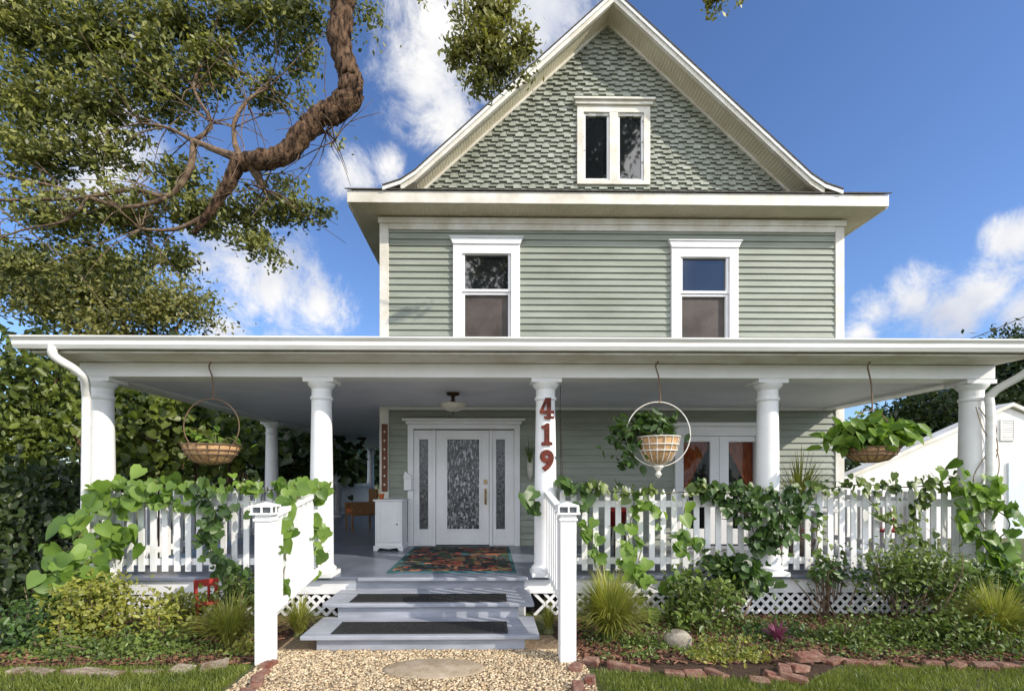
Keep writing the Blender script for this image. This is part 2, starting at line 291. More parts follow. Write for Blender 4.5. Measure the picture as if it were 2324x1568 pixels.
def blades(name,xy,h0,h1,w,mat,label,cat):
    pz=.5+.5*np.sin(3.1*xy[:,0]+1.7*np.sin(4.3*xy[:,1]))*np.sin(5.2*xy[:,1]+2*np.sin(2.3*xy[:,0])); xy=xy[rng.uniform(size=len(xy))<.35+.65*pz]; 
    n=len(xy); a=rng.uniform(0,2*math.pi,n); h=rng.uniform(h0,h1,n)*rng.choice([1,1,1,1.5],n); ln=rng.uniform(.1,.7,n)*h; b=rng.uniform(0,2*math.pi,n)
    sx,sy=np.cos(a)*w,np.sin(a)*w; lx,ly=np.cos(b)*ln,np.sin(b)*ln; z0=np.zeros(n)
    def v(k,t): return np.stack([xy[:,0]+k*sx+lx*t*t,xy[:,1]+k*sy+ly*t*t,z0+h*t],1)
    V=np.stack([v(-1,0),v(1,0),v(.8,.55),v(-.8,.55),v(.1,1),v(-.1,1)],1)
    Q=(np.array([(0,1,2,3),(3,2,4,5)])[None]+np.arange(n)[:,None,None]*6).reshape(-1,4)
    return tag(npmesh(name,V.reshape(-1,3),Q,mat),label,cat,kind='stuff')
n=36000; xy=np.stack([rng.uniform(-5.2,GX0-.05,n),rng.uniform(3.4,4.36,n)],1)
blades('grass',xy,.02,.05,.003,M['lawn'],'short lawn grass in the left foreground','grass')
n=42000; xy=np.stack([rng.uniform(GX1+.05,5.6,n),rng.uniform(3.4,4.3,n)],1); bed=np.interp(xy[:,0],[X(1340,4.2),X(1600,4.2),X(1800,4.2),X(1900,4.4),X(2330,4.2)],[4.25,4.08,3.98,4.3,4.22]); xy=xy[xy[:,1]<bed]
blades('grass',xy,.02,.05,.003,M['lawn'],'short lawn grass in the right foreground','grass')
ss=MB().lathe([(.44,0),(.45,.012),(.42,.02),(.01,.022)],(X(985,4.25),4.27,.010),40)
ss.v=[(x,4.27+(y-4.27)*.5,z) for x,y,z in ss.v]
tag(ss.build('stepping_stone',M['pad'],smooth=True),'pale oval stepping stone set in the gravel path','stepping stone')

# ---------------- leaves
T_DIA=(np.array([(-.23,.5,0),(0,0,0),(.23,.5,0),(0,1,-.05)],float),np.array([(0,1,2,3)]))
hv=[(0,0),(.25,-.12),(.5,.08),(.48,.38),(.27,.72),(0,1.0)]
T_HEART=(np.array([(x,y,.28*abs(x)-.10*y*y) for x,y in hv]+[(-x,y,.28*abs(x)-.10*y*y) for x,y in hv[1:5]],float),
         np.array([(0,1,2,3),(0,3,4,5),(0,8,7,6),(0,5,9,8)]))
ov=[(0,0),(.22,.25),(.24,.6),(0,1)]
T_OVAL=(np.array([(x,y,.3*abs(x)-.15*y*y) for x,y in ov]+[(-x,y,.3*abs(x)-.15*y*y) for x,y in ov[1:3]],float),np.array([(0,1,2,3),(0,3,5,4)]))
def leaves(name,Cn,size,mat,tpl=T_DIA,bias=(.25,-.5,.6),jit=.7,down=.3,parent=None,sj=.35):
    Cn=np.asarray(Cn); n=len(Cn); V0,Q0=tpl
    nr=np.array(bias)+rng.normal(size=(n,3))*jit; nr/=np.linalg.norm(nr,axis=1)[:,None]
    t=rng.normal(size=(n,3))*(.75); t[:,2]-=down; t-=nr*(t*nr).sum(1)[:,None]; t/=np.linalg.norm(t,axis=1)[:,None]; b=np.cross(t,nr)
    s=size*rng.uniform(1-sj,1+sj,(n,1,1))
    V=Cn[:,None,:]+s*(V0[None,:,0:1]*b[:,None]+(V0[None,:,1:2]-.5)*t[:,None]+V0[None,:,2:3]*nr[:,None])
    k=len(V0); Q=(Q0[None]+np.arange(n)[:,None,None]*k).reshape(-1,4)
    return npmesh(name,V.reshape(-1,3),Q,mat,parent)
def cloudpts(ells,n,cl=35,cs=.16,shell=.45):
    E=np.array(ells,float); vol=(E[:,3]*E[:,4]*E[:,5])**.75; k=max(1,n//cl); idx=rng.choice(len(E),k,p=vol/vol.sum())
    d=rng.normal(size=(k,3)); d/=np.linalg.norm(d,axis=1)[:,None]; r=rng.uniform(shell,1,(k,1))
    cc=E[idx,:3]+d*r*E[idx,3:]
    sz=rng.uniform(.5,1.4,(k,1,1))*cs
    pts=cc[:,None,:]+rng.normal(size=(k,cl,3))*sz*np.array([1.2,1.2,.7])
    return pts.reshape(-1,3)
def E(px,py,Y,rx,ry,rd):
    x,y,z=P(px,py,Y); s=Y/F; return (x,y,z,rx*s,rd,ry*s)

# ---------------- HOUSE
house=thing('house','two storey sage green wooden house with a steep shingled gable and a white wraparound porch','house',(2.1,8.0,0))
HL,HR=X(865,WALL),X(1910,WALL); CX=X(1394,8.15); HC=(HL+HR)/2
BACK=20
def siding(mb,x0,x1,z0,z1,y,op,h=.115):
    z=z0
    while z<z1-.01:
        zt=min(z+h,z1); iv_=[(x0,x1)]
        for a,b,c,d in op:
            if c<zt-.005 and d>z+.005:
                nw=[]
                for p,q in iv_:
                    if b<=p or a>=q: nw.append((p,q))
                    else:
                        if a>p: nw.append((p,a))
                        if b<q: nw.append((b,q))
                iv_=nw
        for p,q in iv_:
            v=[(p,y-.034,z),(q,y-.034,z),(q,y-.006,zt),(p,y-.006,zt),(p,y+.01,z),(q,y+.01,z),(p,y+.01,zt),(q,y+.01,zt)]
            mb.add(v,[(0,1,2,3),(4,5,1,0),(0,3,6,4),(1,5,7,2)])
        z=zt
def wr(px0,px1,py0,py1,Y=WALL-.07):
    return (X(px0,Y),X(px1,Y),P((px0+px1)/2,py1,Y)[2],P((px0+px1)/2,py0,Y)[2])
UW=[(1028,1180,555,800),(1524,1676,563,800)]
ops_up=[]
for a in UW:
    x0,x1,z0,z1=wr(*a); ops_up.append((x0+.03,x1-.03,3.7,z1-.03))
m=MB(); siding(m,HL+.1,HR-.1,2.95,Z(520,WALL),WALL,ops_up); m.build('upper_wall',M['sage'],house)
dr=wr(925,1180,963,1240); fd=wr(1533,1728,968,1240)
m=MB(); siding(m,HL+.1,HR-.1,FLOOR,2.95,WALL,[(dr[0]+.03,dr[1]-.03,0,dr[3]-.03),(fd[0]+.03,fd[1]-.03,0,fd[3]-.03)]); m.build('lower_wall',M['sage'],house)
MB().box(HL+.02,HR-.02,WALL+.16,BACK,0.0,6.3).build('house_core',M['sage'],house)
for x0,x1 in ((HL-.02,HL+.14),(HR-.14,HR+.02)):
    MB().box(x0,x1,WALL-.045,WALL+.3,.5 if x0<0 else 0,Z(500,WALL)).build('corner_board',M['trim'],house,bevel=.006)
ztop=6.30
fz=MB().box(HL+.145,HR-.145,WALL-.05,WALL+.1,Z(525,WALL),ztop).build('frieze_board',M['trim'],house,bevel=.005)
MB().box(HL-.04,HR+.04,WALL-.075,WALL-.052,Z(512,WALL),ztop).build('frieze_moulding',M['trim'],fz)
OV=.47; EX0,EX1,EY=HL-OV,HR+OV,WALL-OV; EZ0,EZ1=6.35,6.53
MB().box(EX0+.02,EX1-.02,EY+.02,BACK+.3,EZ0-.02,EZ0+.05).build('eave_soffit',M['soffit'],house)
m=MB(); m.box(EX0,EX1,EY-.004,EY+.03,EZ0-.02,EZ1); m.box(EX0,EX0+.03,EY+.031,BACK+.3,EZ0-.04,EZ1); m.box(EX1-.03,EX1,EY+.031,BACK+.3,EZ0-.04,EZ1)
m.build('eave_fascia',M['trim'],house,bevel=.006)
m=MB(); a=EZ1+.002; b=6.70
m.add([(EX0-.03,EY-.035,a),(EX1+.03,EY-.035,a),(EX1-.9,WALL+.1,b),(EX0+.9,WALL+.1,b),(EX0-.03,EY-.035,a+.02),(EX1+.03,EY-.035,a+.02),(EX1-.9,WALL+.1,b+.02),(EX0+.9,WALL+.1,b+.02)],[(0,3,2,1),(4,5,6,7),(0,1,5,4),(1,2,6,5),(3,0,4,7)])
m.build('skirt_roof',M['roof'],house)
AZ=9.90; SL=.912
prof=[(0,AZ),(3.36,AZ-SL*3.36),(3.60,6.68),(3.90,6.58)]
def strip(mb,sgn,t0,t1,y0,y1,pr):
    for i in range(len(pr)-1):
        (xa,za),(xb,zb)=pr[i],pr[i+1]; pl=[(CX+sgn*xa,za-t0),(CX+sgn*xb,zb-t0),(CX+sgn*xb,zb-t1),(CX+sgn*xa,za-t1)]
        mb.prism(pl if sgn>0 else pl[::-1],y0,y1)
rf=MB()
for s in (-1,1):
    strip(rf,s,-.025,.0,EY-.06,WALL+.0,prof)
    ex=(EX1-CX) if s>0 else (CX-EX0); strip(rf,s,-.025,.0,WALL+.001,BACK+.3,prof+[(ex,6.56)])
rf=rf.build('roof',M['roof'],house)
sf=MB(); [strip(sf,s,.012,.10,EY+.05,BACK+.3,prof) for s in (-1,1)]; sf.build('rake_soffit',M['soffit'],rf)
for s in (-1,1):
    q=MB(); strip(q,s,.004,.15,EY-.02,EY+.045,prof[:3]); q.build('rake_board',M['trim'],rf)
    q=MB(); strip(q,s,.004,.065,EY-.05,EY-.023,prof); q.build('rake_moulding',M['gutter'],rf)
    q=MB(); strip(q,s,.103,.16,WALL-.08,WALL-.02,prof[:2]); q.build('rake_frieze',M['trim'],rf)
attic=wr(1310,1476,240,418,WALL-.09)
gm=MB(); z=6.5; row=0
while z<AZ-.2:
    xx=CX-4+ (row%2)*.07+random.uniform(-.02,.02); kk=row
    while xx<CX+4:
        wd=random.choice((.12,.135,.15)); xc=xx+wd/2; lim=AZ-.09-SL*abs(xc-CX)
        if z<lim-.02 and not (attic[0]+.02<xx and xx+wd<attic[1]-.02 and attic[2]+.1<z and z<attic[3]-.16):
            dp=(0,.038)[kk%2]+random.uniform(-.003,.003); y0=WALL-.062-random.uniform(0,.006)-(.008 if kk%2 else 0); zt=z+.125; zb=z-dp
            gm.add([(xx+.0015,y0,zb),(xx+wd-.0015,y0,zb),(xx+wd-.0015,WALL-.012,zt),(xx+.0015,WALL-.012,zt),(xx+.0015,WALL,zb),(xx+wd-.0015,WALL,zb)],[(0,1,2,3),(4,5,1,0),(0,3,4),(1,5,2)])
        xx+=wd; kk+=1
    z+=.092; row+=1
gm.build('gable_shingles',M['shingle'],house)
MB().prism([(CX-3.7,6.4),(CX+3.7,6.4),(CX+3.3,6.8),(CX,AZ-.12),(CX-3.3,6.8)],WALL+.005,WALL+.15).build('gable_wall',M['shingle'],house)

def frame4(mb,x0,x1,z0,z1,w,y0,y1,wb=None):
    wb=wb or w
    mb.box(x0,x0+w,y0,y1,z0,z1); mb.box(x1-w,x1,y0,y1,z0,z1); mb.box(x0+w,x1-w,y0,y1,z1-w,z1); mb.box(x0+w,x1-w,y0,y1,z0,z0+wb)
def sash_window(a,pm_,lab):
    x0,x1,z0,z1=wr(*a); z0=3.72
    m=MB(); frame4(m,x0,x1,z0,z1,.16,WALL-.075,WALL+.1); w=m.build('window',M['white'],house,bevel=.005); w['label']=lab
    c=MB(); c.prism([(x0-.0,z1+.002),(x1+.0,z1+.002),(x1+.05,z1+.11),(x0-.05,z1+.11)],WALL-.095,WALL+.05); c.box(x0-.06,x1+.06,WALL-.115,WALL+.05,z1+.111,z1+.135); c.build('window_cap',M['white'],w,bevel=.005)
    mid=P((a[0]+a[1])/2,pm_,WALL)[2]
    s=MB(); frame4(s,x0+.163,x1-.163,mid,z1-.123,.045,WALL-.045,WALL+.04); s.build('upper_sash',M['white'],w,bevel=.003)
    s=MB(); frame4(s,x0+.163,x1-.163,z0+.163,mid-.003,.045,WALL-.02,WALL+.06); s.build('lower_sash',M['white'],w,bevel=.003)
    MB().box(x0+.2,x1-.2,WALL+.0,WALL+.012,mid+.04,z1-.16).build('pane',M['glass'],w)
    MB().box(x0+.2,x1-.2,WALL+.025,WALL+.035,z0+.2,mid-.04).build('insect_screen',M['screen'],w)
sash_window(UW[0],664,'left second storey sash window')
sash_window(UW[1],668,'right second storey sash window')
x0,x1,z0,z1=attic
m=MB(); frame4(m,x0,x1,z0,z1,.115,WALL-.09,WALL+.06,.07); xm=(x0+x1)/2; m.box(xm-.075,xm+.075,WALL-.089,WALL+.06,z0+.07,z1-.115)
aw=m.build('window',M['trim'],house,bevel=.005); aw['label']='twin attic window high in the gable'
c=MB(); c.box(x0-.04,x1+.04,WALL-.13,WALL+.05,z1+.002,z1+.06); c.box(x0-.07,x1+.07,WALL-.17,WALL+.05,z1+.062,z1+.10); c.build('window_cap',M['trim'],aw,bevel=.006)
for p,q in ((x0+.115,xm-.075),(xm+.075,x1-.115)):
    s=MB(); frame4(s,p+.003,q-.003,z0+.073,z1-.118,.035,WALL-.06,WALL); s.build('sash',M['white'],aw)
    MB().box(p+.03,q-.03,WALL-.03,WALL-.02,z0+.1,z1-.14).build('pane',M['glass'],aw)
# front door
def ring_pts(c,r,a0,a1,n=24,plane='xz',ry=None):
    ry=ry or r
    return [(c[0]+r*math.cos(a0+(a1-a0)*k/n),c[1],c[2]+ry*math.sin(a0+(a1-a0)*k/n)) if plane=='xz' else (c[0]+r*math.cos(a0+(a1-a0)*k/n),c[1]+r*math.sin(a0+(a1-a0)*k/n),c[2]) for k in range(n+1)]
x0,x1,z0,z1=dr; z0=FLOOR
m=MB(); m.box(x0,x0+.1,WALL-.07,WALL+.1,z0,z1); m.box(x1-.1,x1,WALL-.07,WALL+.1,z0,z1); m.box(x0+.1,x1-.1,WALL-.07,WALL+.1,Z(974,WALL),z1)
D0,D1=X(990,WALL),X(1110,WALL); ds=Z(976,WALL)
m.box(D0-.06,D0-.005,WALL-.06,WALL+.1,z0,ds-.002); m.box(D1+.005,D1+.06,WALL-.06,WALL+.1,z0,ds-.002)
sur=m.build('door_surround',M['white'],house,bevel=.005)
c=MB(); c.box(x0-.03,x1+.03,WALL-.10,WALL+.05,z1+.002,z1+.06); c.box(x0-.09,x1+.09,WALL-.15,WALL+.05,z1+.062,z1+.10); c.build('door_cap',M['white'],sur,bevel=.008)
for (p,q,ga,gb) in ((x0+.1,D0-.06,952,972),(D1+.06,x1-.1,1126,1146)):
    s=MB(); ga,gb=X(ga,WALL),X(gb,WALL); zb,zt=Z(1200,WALL),Z(997,WALL)
    s.box(p+.002,ga,WALL-.02,WALL+.05,z0,ds-.004); s.box(gb,q-.002,WALL-.02,WALL+.05,z0,ds-.004); s.box(ga,gb,WALL-.02,WALL+.05,z0,zb); s.box(ga,gb,WALL-.02,WALL+.05,zt,ds-.004)
    s.build('sidelight',M['white'],sur,bevel=.004); MB().box(ga-.01,gb+.01,WALL+.012,WALL+.02,zb-.01,zt+.01).build('sidelight_pane',M['sideglass'],sur)
    s=MB(); zc=(zb+zt)/2; gm_=(ga+gb)/2
    s.beam((gm_,WALL+.007,zb),(gm_,WALL+.007,zt),.006,.006)
    for zz in (zb+.25,zt-.25,zc): s.box(ga,gb,WALL+.003,WALL+.009,zz-.004,zz+.004)
    s.build('leading',M['came'],sur)
ga,gb,zb,zt=X(1015,WALL),X(1088,WALL),Z(1200,WALL),Z(997,WALL)
m=MB(); m.box(D0,ga,WALL-.03,WALL+.02,z0+.02,ds-.006); m.box(gb,D1,WALL-.03,WALL+.02,z0+.02,ds-.006); m.box(ga,gb,WALL-.03,WALL+.02,z0+.02,zb); m.box(ga,gb,WALL-.03,WALL+.02,zt,ds-.006)
door=m.build('door',M['white'],house,bevel=.004); door['label']='white front door with tall textured glass'
m=MB(); frame4(m,ga-.03,gb+.03,zb-.03,zt+.03,.035,WALL-.045,WALL-.031); m.build('glass_moulding',M['white'],door,bevel=.004)
MB().box(ga-.01,gb+.01,WALL-.005,WALL+.004,zb-.01,zt+.01).build('glass_pane',M['leaded'],door)
m=MB(); frame4(m,ga+.05,gb-.05,zb+.06,zt-.06,.014,WALL-.014,WALL-.007)
xm=(ga+gb)/2
for zz in (zb+.3,zb+.8,zt-.3):
    m.box(ga,ga+.05,WALL-.013,WALL-.008,zz,zz+.012); m.box(gb-.05,gb,WALL-.013,WALL-.008,zz,zz+.012)
zc=(zb+zt)/2
m.tube(ring_pts((xm,WALL-.011,zc+.45),.13,0,2*math.pi,24,'xz',.2),.007,6,cap=False); m.tube(ring_pts((xm,WALL-.011,zc-.45),.13,0,2*math.pi,24,'xz',.2),.007,6,cap=False)
for sg_ in (-1,1):
    m.tube(spline([(xm+sg_*.02,WALL-.011,zc+.25),(xm+sg_*.17,WALL-.011,zc+.12),(xm+sg_*.06,WALL-.011,zc),(xm+sg_*.17,WALL-.011,zc-.12),(xm+sg_*.02,WALL-.011,zc-.25)],6),.007,6)
m.build('leading',M['came'],door)
hx=X(1102,WALL); m=MB(); m.box(hx-.022,hx+.022,WALL-.04,WALL-.031,Z(1145,WALL),Z(1108,WALL)); m.tube(spline([(hx,WALL-.04,Z(1142,WALL)),(hx,WALL-.09,Z(1135,WALL)),(hx,WALL-.09,Z(1120,WALL)),(hx,WALL-.04,Z(1112,WALL))]),.009); m.box(hx-.03,hx+.03,WALL-.05,WALL-.031,Z(1098,WALL),Z(1088,WALL)); m.build('handle',M['brass'],door)
# french doors
x0,x1,z0,z1=fd; z0=FLOOR
m=MB(); m.box(x0,x0+.09,WALL-.07,WALL+.1,z0,z1); m.box(x1-.09,x1,WALL-.07,WALL+.1,z0,z1); m.box(x0+.09,x1-.09,WALL-.07,WALL+.1,z1-.16,z1)
fr=m.build('french_door',M['white'],house,bevel=.005); fr['label']='white glazed double doors with orange curtains'
c=MB(); c.box(x0-.06,x1+.06,WALL-.14,WALL+.05,z1+.002,z1+.07); c.build('door_cap',M['white'],fr,bevel=.008)
MB().box(x0+.05,x1-.05,WALL+.145,WALL+.155,z0,z1-.05).build('shade_panel',M['dark'],fr)  # dark sheet standing in for the unlit interior behind the glass
for pa,pb in ((1550,1610),(1652,1712)):
    ga,gb=X(pa,WALL),X(pb,WALL); zb,zt=Z(1200,WALL),Z(1002,WALL); cm_=(X(1610,WALL)+X(1652,WALL))/2; l=x0+.092 if pa==1550 else cm_+.003; r=x1-.092 if pa!=1550 else cm_-.003
    s=MB(); s.box(l,ga,WALL-.03,WALL+.03,z0+.02,z1-.165); s.box(gb,r,WALL-.03,WALL+.03,z0+.02,z1-.165); s.box(ga,gb,WALL-.03,WALL+.03,z0+.02,zb); s.box(ga,gb,WALL-.03,WALL+.03,zt,z1-.165)
    s.build('door_leaf',M['white'],fr,bevel=.004)
    MB().box(ga-.005,gb+.005,WALL+.005,WALL+.011,zb-.005,zt+.005).build('pane',M['clear'],fr)
    nn=24; flip= pa==1550; vs=[]
    for i in range(nn+1):
        u=i/nn; x_=(gb-(gb-ga)*u) if not flip else (ga+(gb-ga)*u)
        zlow=zt-(.95*(1-u)**1.1+.10) ; y=WALL+.05+.015*math.sin(i*1.9)
        vs+=[(x_,y,zt+.02),(x_,y,zlow)]
    fs=[(2*i,2*i+2,2*i+3,2*i+1) for i in range(nn)]
    MB().add(vs,fs).build('curtain',M['curtain'],fr,smooth=True)

# porch
COLX=[X(232,FR),X(730,FR),X(1238,FR),X(1742,FR),X(2205,FR)]
PX_L,PX_R=COLX[0],COLX[4]
BZ=2.914
EXL,EXR=X(17,5.34)+.12,PX_R+.19; EYF=5.45
MB().box(PX_L-.18,PX_R+.18,5.92,WALL-.05,.45,FLOOR).build('porch_floor',M['floor'],house,bevel=.006)
MB().box(PX_L-.18,HL,WALL-.049,BACK,.45,FLOOR).build('side_porch_floor',M['floor'],house)
SX0,SX1=X(680,4.70),X(1225,4.70)
m=MB(); m.box(PX_L-.15,SX0+.199,5.97,6.01,.27,.449); m.box(SX1-.059,PX_R+.15,5.97,6.01,.27,.449); m.box(PX_L-.15,PX_L-.11,6.011,BACK,.27,.449); m.box(PX_R+.11,PX_R+.15,6.011,WALL,.27,.449); m.build('skirt_board',M['white'],house,bevel=.004)
def lattice(x0,x1,z0,z1,y,nm='lattice'):
    m=MB(); h=z1-z0; w=.036; st=.125; c=x0-h
    while c<x1:
        for sgn,yy in ((1,y),(-1,y+.009)):
            a0,a1=c,c+h
            if sgn<0: a0,a1=a1,a0
            if min(a0,a1)>=x0 and max(a0,a1)<=x1: m.beam((a0,yy,z0),(a1,yy,z1),.008,w,up=(-(sgn),0,1))
        c+=st
    m.box(x0-.03,x0,y-.01,y+.02,z0,z1); m.box(x1,x1+.03,y-.01,y+.02,z0,z1); return m.build(nm,M['white'],house)
lattice(PX_L-.1,SX0+.12,0.0,.268,5.985); lattice(SX1-.04,PX_R+.1,0.0,.268,5.985)
MB().box(PX_L,PX_R,6.15,6.2,-.0,.44).build('underfloor_shade',M['dark'],house)  # dark sheet that puts the shade behind the lattice into colour
m=MB(); m.box(PX_L-.16,PX_R+.16,5.90,6.18,BZ,3.085); m.box(PX_L-.16,PX_L+.12,6.181,BACK,BZ,3.085); m.box(PX_R-.12,PX_R+.16,6.181,WALL-.04,BZ,3.085)
m.build('porch_beam',M['white'],house,bevel=.008)
m=MB(); m.box(PX_L+.121,PX_R-.121,6.182,WALL-.03,2.955,3.05); m.box(PX_L+.121,HL-.03,WALL-.03,BACK,2.955,3.05); m.build('porch_ceiling',M['ceil'],house)
m=MB(); m.box(HL+.15,HR-.2,WALL-.075,WALL-.035,2.90,2.953); m.build('ceiling_moulding',M['white'],house)
m=MB(); m.box(EXL+.02,EXR,EYF+.02,5.899,3.088,3.11); m.box(EXL+.02,PX_L-.161,5.9,BACK,3.088,3.11); m.box(PX_R+.161,EXR,5.9,WALL+3,3.088,3.11); m.build('porch_soffit',M['trim'],house)
m=MB(); e=3.21; t=3.90
m.add([(EXL,EYF,e),(EXR,EYF,e),(EXR-.4,WALL,t),(HL,WALL,t),(HL,BACK,t),(EXL,BACK,e),(EXL,EYF,3.112),(EXR,EYF,3.112),(EXL,BACK,3.112),(EXR,WALL+3,e),(EXR,WALL+3,3.112),(EXR-.4,WALL+3,t)],[(0,1,2,3),(0,3,4,5),(6,7,1,0),(8,6,0,5),(1,9,11,2),(1,7,10,9)])
pr=m.build('porch_roof',M['roof'],house)
def gutter(p0,p1,out):
    p0=Vector(p0);p1=Vector(p1);o=Vector(out); pf=[(0,-.13),(.06,-.13),(.085,-.09),(.085,-.05),(.115,-.015),(.115,0),(.095,0),(.095,-.01),(0,-.01)]
    vs=[tuple(p+o*a+Vector((0,0,b))) for p in (p0,p1) for a,b in pf]; k=len(pf)
    return vs,[(i,i+1,i+1+k,i+k) for i in range(k-1)]+[tuple(range(k)),tuple(range(k,2*k))]
m=MB(); m.add(*gutter((EXL-.10,EYF-.003,3.245),(EXR,EYF-.003,3.245),(0,-1,0))); m.build('gutter',M['gutter'],pr)
m=MB(); m.add(*gutter((EXL-.003,EYF,3.245),(EXL-.003,BACK,3.245),(-1,0,0))); m.build('gutter',M['gutter'],pr)
def column(x,y,s=1.0):
    m=MB(); h=BZ-FLOOR
    m.box(x-.18,x+.18,y-.18,y+.18,FLOOR+.001,FLOOR+.05)
    pf=[(.165,.05),(.178,.07),(.178,.095),(.155,.115),(.145,.13),(.143,.15)]+[(.143-.024*(t**1.6),.15+(h-.42)*t) for t in (.2,.4,.6,.8,1)]+[(.135,h-.25),(.135,h-.225),(.119,h-.215),(.119,h-.13),(.135,h-.11),(.165,h-.07),(.168,h-.052)]
    m.lathe(pf,(x,y,FLOOR),28); m.box(x-.185,x+.185,y-.135,y+.185,BZ-.05,BZ-.001)
    return m.build('column',M['white'],house,smooth=True,auto=35)
cols=[column(x,FR) for x in COLX]
for yy in (10.7,15.2,19.6): column(PX_L,yy)
def digit(ch,px,py0,py1,wpx):
    x=COLX[2]; y=FR-.155; z0=Z(py1,y); z1=Z(py0,y); h=z1-z0; w=wpx*y/F
    if ch=='1':
        pl=[(-.5,0),(.5,0),(.5,.13),(.24,.16),(.24,1.0),(-.05,1.0),(-.25,.92),(-.5,.88),(-.5,.75),(-.24,.77),(-.24,.16),(-.5,.13)]
        o=MB().prism([(x+a*w*.8,z0+b*h) for a,b in pl],y,y+.02).build('house_number',M['rust'],cols[2],bevel=.003)
    elif ch=='4':
        q=lambda a,b:(x+a*w,z0+b*h)
        mb=MB(); mb.prism([q(.0,.12),q(.29,.12),q(.29,1),q(.0,1)],y,y+.02); mb.prism([q(-.5,.25),q(.5,.25),q(.5,.40),q(-.5,.40)],y+.001,y+.019)
        mb.prism([q(-.5,.38),q(-.27,.38),q(.10,.97),q(.02,1.0),q(-.1,1.0)],y+.002,y+.018); mb.prism([q(-.2,0),q(.5,0),q(.5,.13),q(-.2,.13)],y+.0015,y+.0185)
        o=mb.build('house_number',M['rust'],cols[2])
    else:
        cu=bpy.data.curves.new('t','FONT'); cu.body=ch; cu.size=1; cu.extrude=.06; cu.offset=.05; tmp=bpy.data.objects.new('t',cu); C.objects.link(tmp)
        dg=bpy.context.evaluated_depsgraph_get(); me=bpy.data.meshes.new_from_object(tmp.evaluated_get(dg)); bpy.data.objects.remove(tmp)
        vs=np.array([v.co[:] for v in me.vertices]); mn=vs.min(0); mx_=vs.max(0)
        V=[(x+((a[0]-mn[0])/(mx_[0]-mn[0])-.5)*w,y+.01-a[2]*.15,z0+(a[1]-mn[1])/(mx_[1]-mn[1])*h) for a in vs]
        o=MB().add(V,[tuple(p.vertices) for p in me.polygons]).build('house_number',M['rust'],cols[2])
    o['label']='rust red number '+ch
digit('4',1238,902,950,33); digit('1',1238,960,1010,32); digit('9',1241,1020,1070,32)
def railing(xa,xb,y=FR):
    n=int(round((xb-xa)/.142)); m=MB()
    for i in range(n):
        x=xa+(i+.5)*(xb-xa)/n+random.uniform(-.006,.006); tp=1.57+random.uniform(-.015,.015); w=.034
        m.prism([(x-w,.545),(x+w,.545),(x+w,tp-.07),(x,tp),(x-w,tp-.07)],y-.022,y-.002)
    r=m.build('railing',M['white'],house)
    k=MB(); k.box(xa,xb,y,y+.04,.62,.70); k.box(xa,xb,y,y+.04,1.33,1.41); k.build('handrail',M['white'],r)
railing(COLX[0]+.14,COLX[1]-.14); railing(COLX[2]+.14,COLX[3]-.14); railing(COLX[3]+.14,COLX[4]-.14)
def yrail(x,ya,yb,zf=.545,zt=1.5,step=.142):
    m=MB(); n=int((yb-ya)/step)
    for i in range(n):
        yy=ya+(i+.5)*(yb-ya)/n; m.box(x-.011,x+.011,yy-.036,yy+.036,zf,zt)
    r=m.build('railing',M['white'],house); MB().box(x-.05,x-.012,ya,yb,.62,.70).box(x-.05,x-.012,ya,yb,1.33,1.41).build('handrail',M['white'],r)
yrail(PX_L,FR+.15,10.55); yrail(PX_L,10.85,15.05); yrail(PX_L,15.35,19.45); yrail(PX_R,FR+.15,WALL-.1)
st=MB()
st.box(SX0+.14,SX1-.14,4.76,5.33,.0,.124); st.box(SX0+.17,SX1-.17,5.331,5.96,.0,.289); st.box(SX0+.2,SX1-.06,5.961,6.0,.0,.448)
st=st.build('stairs',M['step'],house,bevel=.004)
MB().box(SX0,SX1,4.70,5.37,.125,.166).build('tread',M['step'],st,bevel=.008)
MB().box(SX0+.02,SX1-.0,5.27,5.94,.290,.331).build('tread',M['step'],st,bevel=.008)
MB().box(SX0+.24,SX1-.02,5.86,5.915,.449,.487).build('nosing',M['step'],st,bevel=.008)
